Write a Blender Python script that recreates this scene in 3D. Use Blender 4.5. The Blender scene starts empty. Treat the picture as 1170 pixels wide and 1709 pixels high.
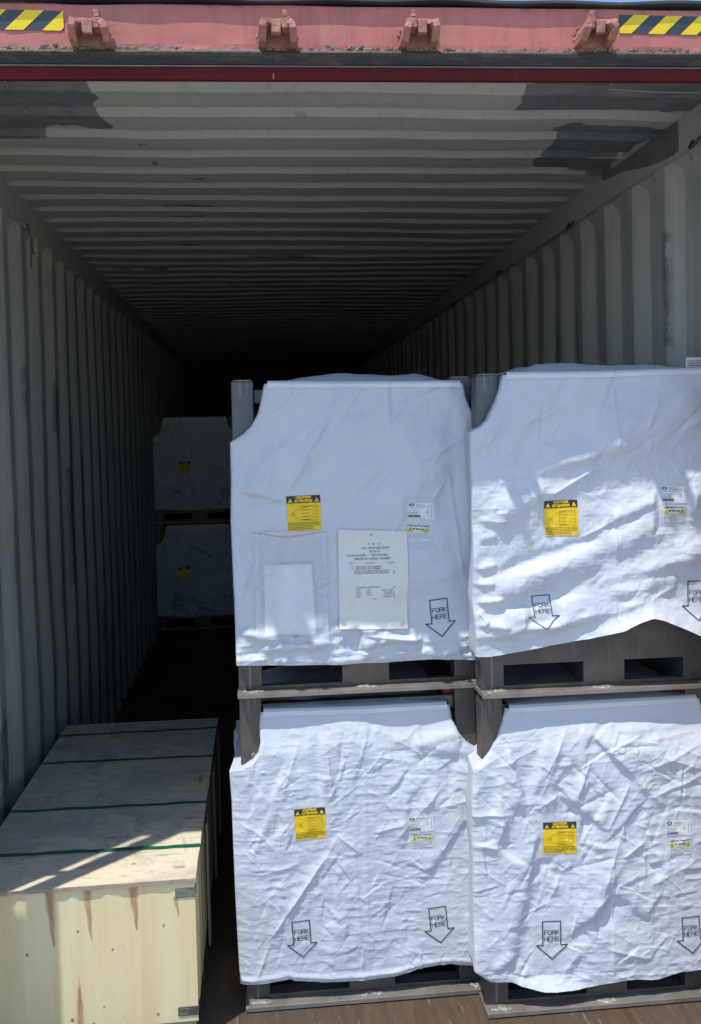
import bpy, bmesh, math, random
import numpy as np
from mathutils import Vector, Matrix
C = bpy.context.scene.collection
# ------------------------------------------------------------------ camera
F_PX, PY, YAW, PITCH, ROLL = 1547.46, 785.2, .0982, .0428, -.0213
CAM = np.array([.948, -2.6413, 1.8106])
def axes():
    w = np.array([math.sin(YAW)*math.cos(PITCH), math.cos(YAW)*math.cos(PITCH), -math.sin(PITCH)])
    r0 = np.array([math.cos(YAW), -math.sin(YAW), 0]); u0 = np.cross(r0, w)
    r = r0*math.cos(ROLL)+u0*math.sin(ROLL); return r, np.cross(r, w), w
RX, UX, WX = axes()
cd = bpy.data.cameras.new('camera'); cam = bpy.data.objects.new('camera', cd); C.objects.link(cam)
cd.sensor_fit = 'VERTICAL'; cd.sensor_height = 36; cd.lens = F_PX/1709*36; cd.shift_y = -(854.5-PY)/1709
cd.clip_start = .05; cd.clip_end = 500
M = Matrix.Identity(4)
for i in range(3): M[i][0] = RX[i]; M[i][1] = UX[i]; M[i][2] = -WX[i]; M[i][3] = CAM[i]
cam.matrix_world = M; bpy.context.scene.camera = cam
# ------------------------------------------------------------------ sky, sun, exposure
SUN = Vector((.30, .29, -1)).normalized()          # the way the light travels
ELEV = math.asin(-SUN.z)
world = bpy.data.worlds.new('World'); bpy.context.scene.world = world; world.use_nodes = True
nt = world.node_tree; bg = nt.nodes['Background']
sky = nt.nodes.new('ShaderNodeTexSky'); sky.sky_type = 'NISHITA'; sky.sun_disc = False
sky.sun_elevation = ELEV; sky.sun_rotation = math.atan2(-SUN.x, -SUN.y)
nt.links.new(sky.outputs[0], bg.inputs[0]); bg.inputs[1].default_value = .15; sky.ozone_density = 4.5; sky.dust_density = .6
sl = bpy.data.lights.new('sun', 'SUN'); sl.energy = 3.15; sl.angle = math.radians(.55); sl.color = (1, .96, .89)
so = bpy.data.objects.new('sun', sl); C.objects.link(so); so.rotation_euler = SUN.to_track_quat('-Z', 'Y').to_euler()
so.location = (-2, -4, 8)
vs = bpy.context.scene.view_settings; vs.view_transform = 'Standard'; vs.look = 'None'; vs.gamma = 1; vs.exposure = 0.58
bpy.context.scene.cycles.max_bounces = 8; bpy.context.scene.cycles.diffuse_bounces = 2

# ------------------------------------------------------------------ helpers
def onY(p, Y):
    d = WX+RX*(p[0]-585)/F_PX-UX*(p[1]-PY)/F_PX; q = CAM+d*(Y-CAM[1])/d[1]; return float(q[0]), float(q[2])
def onZ(p, Z):
    d = WX+RX*(p[0]-585)/F_PX-UX*(p[1]-PY)/F_PX; q = CAM+d*(Z-CAM[2])/d[2]; return float(q[0]), float(q[1])
def obj(name, bm, mat, parent=None, bevel=0, smooth=False):
    if isinstance(bm, bpy.types.Mesh): me = bm
    else:
        me = bpy.data.meshes.new(name); bm.to_mesh(me); bm.free()
    o = bpy.data.objects.new(name, me); C.objects.link(o)
    if mat:
        for m in (mat if isinstance(mat, (list, tuple)) else [mat]): me.materials.append(m)
    if parent: o.parent = parent
    me.polygons.foreach_set('use_smooth', [bool(smooth)]*len(me.polygons))
    if bevel:
        b = o.modifiers.new('bevel', 'BEVEL'); b.width = bevel; b.segments = 2; b.limit_method = 'ANGLE'; b.angle_limit = .6
    return o
def tag(o, label=None, cat=None, group=None, kind=None):
    if label: o['label'] = label
    if cat: o['category'] = cat
    if group: o['group'] = group
    if kind: o['kind'] = kind
    return o
def thing(name, label, cat, loc=(0, 0, 0), group=None):
    o = bpy.data.objects.new(name, None); C.objects.link(o); o.location = loc
    return tag(o, label, cat, group)
def box(bm, x0, x1, y0, y1, z0, z1, m=0):
    v = [bm.verts.new(p) for p in ((x0,y0,z0),(x1,y0,z0),(x1,y1,z0),(x0,y1,z0),(x0,y0,z1),(x1,y0,z1),(x1,y1,z1),(x0,y1,z1))]
    for f in ((0,3,2,1),(4,5,6,7),(0,1,5,4),(1,2,6,5),(2,3,7,6),(3,0,4,7)):
        bm.faces.new([v[i] for i in f]).material_index = m
    return v
def boxes(*bs):
    bm = bmesh.new()
    for b in bs: box(bm, *b)
    return bm
def tube(bm, pts, r, n=8):
    pts = [Vector(p) for p in pts]; rings = []
    for i, p in enumerate(pts):
        t = (pts[min(i+1, len(pts)-1)]-pts[max(i-1, 0)]).normalized()
        a = t.cross(Vector((.31, .2, .93)) if abs(t.z) < .9 else Vector((1, 0, 0))).normalized(); b = t.cross(a)
        rings.append([bm.verts.new(p+(a*math.cos(k*2*math.pi/n)+b*math.sin(k*2*math.pi/n))*r) for k in range(n)])
    for q, w in zip(rings, rings[1:]):
        for k in range(n): bm.faces.new((q[k], q[(k+1) % n], w[(k+1) % n], w[k]))
    bm.faces.new(rings[0][::-1]); bm.faces.new(rings[-1])
def grid_mesh(name, P, closed=False):
    """P: (n,m,3) array -> mesh of quads"""
    n, m, _ = P.shape; idx = np.arange(n*m).reshape(n, m)
    q = np.stack([idx[:-1,:-1], idx[:-1,1:], idx[1:,1:], idx[1:,:-1]], -1).reshape(-1, 4)
    me = bpy.data.meshes.new(name); me.vertices.add(n*m); me.vertices.foreach_set('co', P.reshape(-1).astype('f4'))
    me.loops.add(q.size); me.loops.foreach_set('vertex_index', q.reshape(-1).astype('i4'))
    me.polygons.add(len(q)); me.polygons.foreach_set('loop_start', np.arange(0, q.size, 4, dtype='i4'))
    me.polygons.foreach_set('loop_total', np.full(len(q), 4, 'i4')); me.update(calc_edges=True); me.validate()
    return me
def lump(rng, c, r, n=2, squash=(1, 1, 1), rough=.25):
    bm = bmesh.new(); bmesh.ops.create_icosphere(bm, subdivisions=n, radius=1)
    for v in bm.verts:
        k = 1+rng.uniform(-rough, rough)
        v.co = Vector((c[0]+v.co.x*r*squash[0]*k, c[1]+v.co.y*r*squash[1]*k, c[2]+v.co.z*r*squash[2]*k))
    return bm
def join(bm, other):
    me = bpy.data.meshes.new('t'); other.to_mesh(me); other.free(); bm.from_mesh(me); bpy.data.meshes.remove(me)

# ------------------------------------------------------------------ materials
def mat(name, col, rough=.6, metal=0, spec=.5):
    m = bpy.data.materials.new(name); m.use_nodes = True; b = m.node_tree.nodes['Principled BSDF']
    b.inputs['Base Color'].default_value = (*col, 1); b.inputs['Roughness'].default_value = rough
    b.inputs['Metallic'].default_value = metal; b.inputs['Specular IOR Level'].default_value = spec
    return m
class NT:
    def __init__(s, m): s.t = m.node_tree; s.b = s.t.nodes['Principled BSDF']; s.tc = s.t.nodes.new('ShaderNodeTexCoord')
    def n(s, typ, **kw):
        x = s.t.nodes.new(typ)
        for k, v in kw.items():
            if k in x.inputs.keys(): x.inputs[k].default_value = v
            else: setattr(x, k, v)
        return x
    def l(s, a, b): s.t.links.new(a, b)
    def co(s, scale=(1, 1, 1), rot=(0, 0, 0), space='Object'):
        mp = s.n('ShaderNodeMapping'); mp.inputs['Scale'].default_value = scale; mp.inputs['Rotation'].default_value = rot
        s.l(s.tc.outputs[space], mp.inputs[0]); return mp.outputs[0]
    def noise(s, scale, vec=None, detail=4, rough=.55, dist=0):
        x = s.n('ShaderNodeTexNoise', Scale=scale, Detail=detail, Roughness=rough, Distortion=dist)
        s.l(vec if vec is not None else s.tc.outputs['Object'], x.inputs['Vector']); return x.outputs[0]
    def ramp(s, f, a, b, c0=0, c1=1):
        x = s.n('ShaderNodeMapRange'); x.inputs[1].default_value = a; x.inputs[2].default_value = b
        x.inputs[3].default_value = c0; x.inputs[4].default_value = c1; s.l(f, x.inputs[0]); return x.outputs[0]
    def mix(s, f, a, b, blend='MIX'):
        x = s.n('ShaderNodeMix', data_type='RGBA', blend_type=blend)
        for i, v in ((0, f), (6, a), (7, b)):
            if hasattr(v, 'links'): s.l(v, x.inputs[i])
            else: x.inputs[i].default_value = v if i == 0 else (*v, 1)
        return x.outputs[2]
    def mul(s, a, b, op='MULTIPLY'):
        x = s.n('ShaderNodeMath', operation=op)
        for i, v in ((0, a), (1, b)):
            if hasattr(v, 'links'): s.l(v, x.inputs[i])
            else: x.inputs[i].default_value = v
        return x.outputs[0]
    def col(s, c): s.l(c, s.b.inputs['Base Color'])
    def rough(s, c): s.l(c, s.b.inputs['Roughness'])
    def bump(s, h, strength=.3, dist=.01):
        x = s.n('ShaderNodeBump', Strength=strength, Distance=dist); s.l(h, x.inputs['Height'])
        s.l(x.outputs[0], s.b.inputs['Normal'])
    def attr(s, name):
        x = s.n('ShaderNodeAttribute', attribute_name=name); return x.outputs['Fac']

MAT = {}
def paint_inside():
    m = mat('container_paint', (.30, .32, .29), .62, 0, .35); k = NT(m)
    big = k.noise(1.3, None, 5, .6); sm = k.noise(14, None, 6, .65); st = k.noise(3, k.co((9, 9, .6)), 5, .6)
    c = k.mix(k.ramp(big, .35, .7), (.455, .44, .38), (.39, .395, .355))
    c = k.mix(k.ramp(st, .55, .8, 0, .45), c, (.16, .17, .155))
    c = k.mix(k.ramp(sm, .62, .74, 0, .5), c, (.12, .11, .09))
    spk = k.noise(60, None, 3, .5); c = k.mix(k.ramp(spk, .7, .78, 0, .6), c, (.08, .06, .045))
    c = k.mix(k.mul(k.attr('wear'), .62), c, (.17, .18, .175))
    blot = k.mul(k.attr('scrape'), k.ramp(k.noise(22, k.co((1, 1, .5)), 6, .8), .38, .5))
    c = k.mix(k.mul(blot, .7), c, (.06, .05, .042))
    pat = k.attr('patch'); pat = k.ramp(k.mul(pat, k.mul(k.noise(26, k.co((.5, 1, 1)), 5, .7), .7), 'ADD'), .72, .86); c = k.mix(pat, c, k.mix(k.ramp(sm, .35, .65), (.12, .13, .13), (.185, .19, .185)))
    k.col(c); k.rough(k.ramp(sm, .3, .7, .5, .75)); k.bump(k.noise(9, None, 6, .6), .25, .006)
    return m
MAT['inside'] = paint_inside()
def red_paint():
    m = mat('red_paint', (.36, .09, .08), .55); k = NT(m)
    big = k.noise(2.2, None, 5, .6); sm = k.noise(30, None, 6, .7); st = k.noise(5, k.co((8, 8, .8)), 5, .6)
    c = k.mix(k.ramp(big, .3, .7), (.51, .165, .145), (.41, .125, .11))
    c = k.mix(k.ramp(st, .46, .72, 0, .6), c, (.30, .10, .08))
    rs = k.noise(2.6, k.co((3, 3, 1.0)), 7, .75, .8); c = k.mix(k.ramp(rs, .52, .66, 0, .45), c, (.36, .20, .13))
    c = k.mix(k.ramp(sm, .62, .72, 0, .45), c, (.20, .09, .06))
    rust = k.attr('rust'); rr = k.ramp(k.mul(k.ramp(k.noise(18, None, 6, .75), .3, .75), rust, 'ADD'), .85, 1.05)
    c = k.mix(rr, c, k.mix(k.ramp(k.noise(55, None, 4, .7), .35, .65), (.13, .085, .08), (.25, .165, .155)))
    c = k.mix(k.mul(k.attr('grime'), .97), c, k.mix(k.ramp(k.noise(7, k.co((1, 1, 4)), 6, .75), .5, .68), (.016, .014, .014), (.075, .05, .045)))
    k.col(c); k.rough(k.ramp(big, .3, .7, .45, .7)); k.bump(k.mul(k.ramp(sm, .4, .8), k.ramp(rr, 0, 1, .4, 3)), .35, .004)
    return m
MAT['red'] = red_paint()
def simple(name, ca, cb, scale, rough=.6, metal=0, bump=.2, cc=None, stretch=(1, 1, 1), bd=.004, spec=.5):
    m = mat(name, ca, rough, metal, spec); k = NT(m)
    v = k.co(stretch); n1 = k.noise(scale, v, 6, .62); n2 = k.noise(scale*5, v, 5, .65)
    c = k.mix(k.ramp(n1, .32, .68), ca, cb)
    if 'steel' in name:
        q1 = k.noise(2.3, k.co((1, 1, 1.5)), 7, .72, .8); c = k.mix(k.ramp(q1, .42, .66, 0, .75), c, tuple(a*b for a, b in zip(ca, (.52, .5, .5))))
        q2 = k.noise(9, k.co((1, 1, .8)), 7, .8, .5); c = k.mix(k.ramp(q2, .56, .70, 0, .6), c, tuple(a*b for a, b in zip(cb, (1.75, 1.35, 1.0))))
        q3 = k.noise(45, k.co((1, 1, .06)), 3, .6); c = k.mix(k.ramp(q3, .62, .72, 0, .5), c, tuple(min(a*2.2, .5) for a in cb))
    if cc: c = k.mix(k.ramp(n2, .6, .72, 0, .8), c, cc)
    k.col(c); k.bump(n2, bump, bd); MAT[name] = m; return m
simple('keeper_paint', (.40, .19, .14), (.29, .12, .09), 24, .6, 0, .6, (.16, .07, .05))
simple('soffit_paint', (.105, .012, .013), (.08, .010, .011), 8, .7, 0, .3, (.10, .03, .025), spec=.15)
simple('rack_steel', (.072, .069, .066), (.125, .105, .083), 4, .5, .25, .3, (.16, .115, .08), (1, 1, 1))
simple('bare_steel', (.085, .095, .095), (.13, .14, .137), 10, .42, .35, .25, (.11, .10, .085), (1, 1, .5))
simple('lip_steel', (.27, .25, .22), (.20, .18, .155), 14, .5, .3, .2, (.15, .11, .08))
simple('weld_bead', (.36, .35, .31), (.22, .21, .19), 60, .4, .4, .5)
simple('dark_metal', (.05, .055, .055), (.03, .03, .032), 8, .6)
simple('ply_edge', (.42, .34, .27), (.28, .21, .15), 40, .75, 0, .3, (.16, .11, .08), (1, 1, 12))
simple('batten_wood', (.50, .40, .27), (.42, .33, .22), 9, .75, 0, .2, (.36, .27, .17), (6, .5, 1))
simple('clip_steel', (.17, .17, .168), (.21, .21, .205), 20, .42, .5, .1)
simple('concrete', (.58, .55, .50), (.48, .46, .42), .8, .9, 0, .2)
simple('asphalt_roof', (.28, .10, .09), (.2, .08, .07), 5, .7)
simple('hazard_yellow', (.78, .58, .012), (.70, .50, .01), 12, .45, 0, .1, None)
simple('hazard_black', (.035, .045, .055), (.055, .065, .075), 9, .4, 0, .1, (.10, .10, .10))
simple('label_yellow', (.80, .56, .004), (.72, .49, .003), 9, .38, 0, .15)
simple('ink', (.018, .018, .024), (.03, .03, .036), 40, .6, 0, 0)
simple('grey_ink', (.13, .14, .16), (.2, .21, .22), 60, .6, 0, 0)
simple('paper', (.66, .66, .62), (.61, .61, .58), 5, .75, 0, .15)
simple('white_label', (.70, .72, .72), (.64, .66, .67), 9, .45, 0, .1)
simple('pale_yellow', (.62, .60, .16), (.56, .53, .14), 9, .5, 0, .1)
simple('document_white', (.86, .85, .90), (.80, .79, .86), 7, .6, 0, .25)
simple('red_plastic', (.45, .015, .02), (.33, .01, .015), 12, .4)
simple('strap_green', (.008, .10, .055), (.013, .14, .075), 30, .35, 0, .2)
simple('scratch_paint', (.36, .35, .31), (.3, .3, .28), 20, .7)
simple('chip_paint', (.45, .20, .18), (.36, .14, .13), 30, .7)
simple('hem', (.66, .63, .62), (.72, .70, .71), 20, .6, 0, .2)
simple('cord', (.16, .13, .10), (.08, .07, .055), 60, .8)
simple('red_line', (.60, .10, .10), (.5, .07, .07), 30, .5)
def cloth_mat():
    m = mat('woven_cloth', (.78, .79, .82), .5, 0, .4); k = NT(m)
    g = k.noise(2.6, None, 5, .6); c = k.mix(k.ramp(g, .35, .7), (.605, .64, .70), (.56, .59, .65))
    d = k.noise(7, k.co((1, 1, 2)), 6, .7); c = k.mix(k.ramp(d, .6, .85, 0, .35), c, (.52, .505, .525))
    sm_ = k.noise(3.1, k.co((1.6, 1, .8), (0, .6, 0)), 6, .75, 1.0); c = k.mix(k.ramp(sm_, .60, .78, 0, .32), c, (.42, .40, .39))
    sp = k.noise(120, None, 2, .5); c = k.mix(k.ramp(sp, .74, .8, 0, .5), c, (.4, .4, .42))
    k.col(c)
    w1 = k.noise(130, k.co((.12, 1, 1.5)), 2, .5); w2 = k.noise(130, k.co((1.5, 1, .12)), 2, .5)
    w = k.mul(w1, w2, 'ADD'); f = k.noise(16, None, 7, .62, .5); f2 = k.n('ShaderNodeMath', operation='ABSOLUTE')
    k.l(k.mul(f, .5, 'SUBTRACT'), f2.inputs[0])
    h = k.mul(k.mul(w, .06), k.mul(f2.outputs[0], 2.2), 'ADD')
    k.bump(h, .30, .006)
    tr = k.n('ShaderNodeBsdfTranslucent'); k.l(c, tr.inputs[0]); ms = k.n('ShaderNodeMixShader'); ms.inputs[0].default_value = .12
    out = k.t.nodes['Material Output']; k.l(k.b.outputs[0], ms.inputs[1]); k.l(tr.outputs[0], ms.inputs[2]); k.l(ms.outputs[0], out.inputs[0])
    MAT['cloth'] = m
cloth_mat()
def plastic_film():
    m = mat('clear_film', (.62, .66, .68), .12, 0, .9); k = NT(m)
    k.b.inputs['IOR'].default_value = 1.45
    t = k.n('ShaderNodeBsdfTransparent'); ms = k.n('ShaderNodeMixShader')
    f = k.ramp(k.noise(5, k.co((1, 1, .5), (0, .5, 0)), 5, .6, .6), .32, .66, .22, .60); k.l(f, ms.inputs[0])
    out = k.t.nodes['Material Output']; k.l(t.outputs[0], ms.inputs[1]); k.l(k.b.outputs[0], ms.inputs[2]); k.l(ms.outputs[0], out.inputs[0])
    k.bump(k.noise(9, k.co((1, 1, .45), (0, .5, 0)), 4, .5, .8), .7, .02); MAT['film'] = m
plastic_film()
def wood_floor():
    m = mat('floor_wood', (.15, .11, .08), .6); k = NT(m)
    g = k.noise(5, k.co((9, .7, 1)), 6, .65, .6); b = k.noise(1.6, None, 5, .6); s = k.noise(70, k.co((1, .12, 1), (0, 0, .6)), 3, .6)
    c = k.mix(k.ramp(g, .3, .7), (.055, .036, .022), (.105, .07, .043)); c = k.mix(k.ramp(b, .4, .7, 0, .8), c, (.055, .045, .037))
    c = k.mix(k.ramp(s, .62, .7, 0, .6), c, (.20, .175, .145)); f = k.noise(220, None, 2, .5); c = k.mix(k.ramp(f, .74, .78, 0, .8), c, (.5, .46, .4))
    k.col(c); k.rough(k.ramp(b, .3, .7, .4, .75)); k.bump(k.mul(g, s, 'ADD'), .35, .004); MAT['floor'] = m
wood_floor()
def plywood(name, top):
    m = mat(name, (.6, .5, .33), .65, 0, .4); k = NT(m)
    if top:
        g = k.noise(3, k.co((1, 1, 1)), 7, .68, 1.2); g2 = k.noise(9, k.co((1, .6, 1)), 6, .7, .8)
        c = k.mix(k.ramp(g, .38, .62), (.65, .575, .41), (.57, .52, .40))
        c = k.mix(k.ramp(g2, .50, .66, 0, .95), c, (.38, .36, .30)); g3 = k.noise(5, None, 7, .75, 2); c = k.mix(k.ramp(g3, .56, .62, 0, .75), c, (.64, .60, .48))
        fine = k.noise(40, k.co((.25, 1, 1)), 5, .7); c = k.mix(k.ramp(fine, .56, .72, 0, .75), c, (.15, .13, .11))
        v4 = k.noise(1.7, k.co((1, 1.6, 1)), 5, .7, .6); c = k.mix(k.ramp(v4, .45, .62, 0, .6), c, (.30, .29, .25))
    else:
        g = k.noise(3.2, k.co((3.0, 3, .35)), 5, .6, .3); g2 = k.noise(8, k.co((2.2, 2, .12)), 5, .7)
        c = k.mix(k.ramp(g, .35, .65), (.67, .565, .305), (.72, .64, .39)); c = k.mix(k.ramp(g2, .58, .74, 0, .55), c, (.58, .44, .225))
        fine = k.noise(60, k.co((.3, 1, .3)), 5, .7); c = k.mix(k.ramp(fine, .60, .76, 0, .5), c, (.45, .32, .18))
        v5 = k.noise(2.4, k.co((4.5, 1, .10)), 3, .5); c = k.mix(k.ramp(v5, .50, .58, 0, .3), c, (.60, .455, .20))
    st = k.attr('resin'); c = k.mix(st, c, k.mix(k.ramp(k.noise(80, k.co((1, 1, .15)), 3, .6), .4, .6), (.22, .08, .03), (.42, .20, .08)))
    k.col(c); k.bump(fine, .25, .003); MAT[name] = m
plywood('ply_top', True); plywood('ply_front', False)

# ------------------------------------------------------------------ numpy fields
def vnoise(X, Z, scale, seed):
    rg = np.random.RandomState(seed); G = rg.rand(97, 97)*2-1
    x = (X*scale+31.7) % 96; z = (Z*scale+17.3) % 96; i = x.astype(int); j = z.astype(int); fx = x-i; fz = z-j
    fx = fx*fx*(3-2*fx); fz = fz*fz*(3-2*fz)
    return (G[i, j]*(1-fx)+G[i+1, j]*fx)*(1-fz)+(G[i, j+1]*(1-fx)+G[i+1, j+1]*fx)*fz
def fbm(X, Z, scale, seed, octv=4, gain=.5):
    s = 0; a = 1
    for o in range(octv): s = s+a*vnoise(X, Z, scale*2**o, seed+o*7); a *= gain
    return s
def ridged(X, Z, scale, seed, octv=3, gain=.55):
    s = 0; a = 1
    for o in range(octv): s = s+a*(1-2*np.abs(vnoise(X, Z, scale*2**o, seed+o*7))); a *= gain
    return s
def crease(X, Z, a, b, w, amp, kind='r'):
    dx, dz = b[0]-a[0], b[1]-a[1]; L = math.hypot(dx, dz)+1e-6; ux, uz = dx/L, dz/L
    t = ((X-a[0])*ux+(Z-a[1])*uz)/L; d = (X-a[0])*(-uz)+(Z-a[1])*ux
    tp = np.clip(np.minimum(t, 1-t)/.28+.12, 0, 1); tp = tp*tp*(3-2*tp); ww = w*(.55+.6*tp)
    if kind == 'r': pr = np.exp(-np.abs(d)/ww)
    elif kind == 'g': pr = np.exp(-(d/ww)**2)
    else: pr = np.tanh(d/ww*1.6)*np.exp(-(d/(ww*3))**2)
    return amp*pr*tp
def random_creases(X, Z, seed, n, x0, x1, z0, z1, amp, ln=(.05, .24), ang=None, w=(.004, .013)):
    rg = random.Random(seed); H = np.zeros_like(X)
    for _ in range(n):
        cx, cz = rg.uniform(x0, x1), rg.uniform(z0, z1); a = rg.choice(ang)+rg.gauss(0, .3) if ang else rg.uniform(0, math.pi)
        l = rg.uniform(*ln)*.5; H += crease(X, Z, (cx-l*math.cos(a), cz-l*math.sin(a)), (cx+l*math.cos(a), cz+l*math.sin(a)), rg.uniform(*w), amp*rg.uniform(.3, 1)*rg.choice((1, 1, -1)), rg.choice('rrs'))
    return H

# ------------------------------------------------------------------ setting
simple('asphalt', (.30, .29, .275), (.25, .245, .235), .9, .9, 0, .3)
g = obj('ground', boxes((-60, 60, -90, 60, -1.5, -1.3)), MAT['concrete']); tag(g, kind='structure')
g = obj('pavement', boxes((-60, 60, -5.0, 55, -1.2955, -1.291)), MAT['asphalt']); tag(g, kind='structure')  # unseen duller strip, added to weaken nearby bounce light on the roof flats

# ------------------------------------------------------------------ the container
W, H, LEN = 2.33, 2.80, 12.0
cont = thing('shipping_container', 'open steel shipping container with grey corrugated inside and red door header', 'container', (0, 0, 0))
def wall_profile(y0, y1, period=.278, depth=.038, fl=.072, sl_=.068, y_off=0.0):
    pts = []; y = y0+y_off
    # (y, recess) : inner flat, slope, outer flat, slope
    while y < y1:
        for dy, r in ((0, 0), (.072, 0), (.134, depth), (.206, depth)):
            pts.append((y+dy, r))
        y += period
    return pts
def fine_profile(pts, step=.03):
    out = [pts[0]]
    for a, b in zip(pts, pts[1:]):
        n = max(1, int((b[0]-a[0])/step))
        for i in range(1, n+1): out.append((a[0]+(b[0]-a[0])*i/n, a[1]+(b[1]-a[1])*i/n))
    return out
def set_attr(me, name, vals):
    a = me.attributes.new(name, 'FLOAT', 'POINT'); a.data.foreach_set('value', np.asarray(vals, 'f4').ravel())
for side in (0, 1):
    near = [p for p in fine_profile(wall_profile(-.10, LEN, y_off=.03 if side == 0 else -.02), .03)]
    zs = np.concatenate([[0.0], np.linspace(.03, H-.11, 90)])
    P = np.zeros((len(near), len(zs), 3)); Y = np.array([p[0] for p in near]); Rr = np.array([p[1] for p in near])
    YY, ZZ = np.meshgrid(Y, zs, indexing='ij'); RR = np.repeat(Rr[:, None], len(zs), 1)
    RR = RR*np.clip((H-.10-ZZ)/.05, 0, 1)+.006*fbm(YY, ZZ, 1.1, 5+side)*np.clip(ZZ*2, 0, 1)
    P[..., 0] = -RR if side == 0 else W+RR+.02; P[..., 1] = YY; P[..., 2] = ZZ
    me = grid_mesh('side_wall', P)
    sc = np.zeros_like(YY)
    rg = random.Random(11+side)
    if side == 0:
        marks = [(1.02, 1.75, .012, .12), (1.31, 1.98, .03, .10), (1.9, 1.95, .03, .12), (2.2, 1.8, .03, .12), (2.2, 1.35, .05, .3), (2.5, 1.4, .05, .3), (.85, 1.9, .05, .4), (.95, .9, .03, .5), (1.25, .35, .03, .35), (1.6, .3, .06, .15), (2.9, .5, .1, .3), (3.3, .4, .1, .25), (1.5, .75, .03, .35), (.8, .55, .04, .25)]
    else:
        marks = [(.33, 2.10, .045, .12), (.60, 2.06, .05, .13), (.42, 2.3, .02, .2), (1.35, 2.1, .04, .2), (.9, 2.2, .02, .15), (1.65, 2.15, .03, .15)]
    for (my, mz, ry, rz) in marks: sc = np.maximum(sc, ((np.abs(YY-my) < ry) & (np.abs(ZZ-mz+.03*np.sin(YY*60)) < rz)).astype(float)*np.clip((.012-RR)*90+.1, 0, 1))
    set_attr(me, 'scrape', sc)
    rd_ = (RR < .009).astype(float)*np.clip((H-.16-ZZ)/.05, 0, 1)*(.8+.35*vnoise(YY, ZZ*.6, 6, 88)); set_attr(me, 'wear', rd_)  # darker tone on the inner flats, fading out below the top rail
    pt = np.zeros_like(YY)
    set_attr(me, 'patch', pt)
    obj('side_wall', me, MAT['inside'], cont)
    x0, x1 = ((-.055, 0) if side == 0 else (W+.0, W+.075))
    n = 200; yy = np.linspace(-.10, LEN, n); zz = np.linspace(H-.112, H+.002, 8)
    A, B = np.meshgrid(yy, zz, indexing='ij'); P = np.zeros((n, 8, 3)); P[..., 0] = (0 if side == 0 else W)+.002*fbm(A, B*3, 1.5, 3); P[..., 1] = A; P[..., 2] = B
    me = grid_mesh('top_rail', P)
    pt = (((A > .28+.1*B*0) & (A < .98) & (side == 1)) | ((A < .03) & (side == 1))).astype(float)*np.clip((B-(H-.075-.04*np.sin(A*5)))*60, 0, 1)
    set_attr(me, 'patch', pt); set_attr(me, 'scrape', np.zeros_like(pt))
    r = obj('top_rail', me, MAT['inside'], cont)
    sgn = -1 if side == 0 else 1
    s = r.modifiers.new('solid', 'SOLIDIFY'); s.thickness = .045; s.offset = 1 if side == 0 else -1
    o = obj('bottom_rail', boxes(((-.09, -.05) if side == 0 else (W+.07, W+.11))+(-.1, LEN, -.16, .0)), MAT['asphalt_roof'], cont)
# roof: shallow trapezoid corrugations across the width
pts = [(-.18, 0)]; y = -.104
while y < LEN:
    pts += [(y, 0), (y+.122, 0), (y+.136, .021), (y+.176, .021), (y+.209-.0005, 0)]; y += .209
prof = fine_profile(pts, .02)
xs = np.linspace(-.0, W, 420); Y = np.array([p[0] for p in prof]); Rr = np.array([p[1] for p in prof])
YY, XX = np.meshgrid(Y, xs, indexing='ij'); RR = np.repeat(Rr[:, None], len(xs), 1)*np.clip(np.minimum(XX, W-XX)/.035, 0, 1)
sag = .010*fbm(XX, YY, .9, 40)
P = np.stack([XX, YY, H+RR+sag*np.clip(np.minimum(XX, W-XX)/.3, 0, 1)-.001], -1); me = grid_mesh('roof_panel', P)
nz = .035*fbm(XX, YY, 7, 77)+.02*fbm(XX, YY, 25, 78, 3)
def poly_mask(X, Y, poly):
    ins = np.zeros(X.shape, bool)
    for (x0, y0), (x1, y1) in zip(poly, poly[1:]+poly[:1]):
        c = ((y0 > Y) != (y1 > Y)) & (X < (x1-x0)*(Y-y0)/((y1-y0)+1e-9)+x0); ins ^= c
    return ins
pa = np.zeros_like(XX)
for px in ([(-40, 130), (150, 130), (178, 208), (78, 212), (78, 228), (-40, 228)], [(890, 131), (1240, 128), (1190, 178), (935, 189), (862, 188), (880, 160)], [(943, 208), (1116, 209), (1010, 292), (880, 281), (905, 250)],
           [(226, 232), (250, 232), (248, 243), (226, 243)], [(246, 263), (262, 263), (262, 274), (246, 274)], [(270, 340), (362, 340), (362, 347), (270, 347)], [(285, 360), (345, 358), (350, 364), (285, 366)], [(305, 377), (365, 376), (365, 383), (305, 384)], [(300, 405), (345, 405), (345, 412), (300, 412)],
           [(760, 262), (790, 262), (790, 270), (760, 270)], [(260, 292), (350, 291), (350, 297), (260, 297)]):
    poly = [onZ(p, H) for p in px]; big = len(px) > 4
    w = nz*(1 if big else .3)
    pa = np.maximum(pa, poly_mask(XX+w, YY+w*.5, poly)*(1.0 if big else .6))
for n_, (xx, yy) in enumerate([(.3, 3.0), (.9, 3.6), (1.1, 2.6), (.5, 4.2), (1.3, 4.6), (.8, 5.2)]): pa = np.maximum(pa, .6*((np.abs(XX-xx) < .2) & (np.abs(YY-yy+.02*np.sin(XX*30)) < .04)))
for _ in range(1):
    pa[1:-1] = (pa[2:]+pa[:-2]+pa[1:-1])/3; pa[:, 2:-2] = (pa[:, 4:]+pa[:, :-4]+pa[:, 2:-2]+pa[:, 3:-1]+pa[:, 1:-3])/5
set_attr(me, 'patch', pa*1.0*(.85+.15*fbm(XX, YY, 9, 66))); set_attr(me, 'scrape', np.zeros_like(pa))
roof = obj('roof_panel', me, MAT['inside'], cont)
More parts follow.
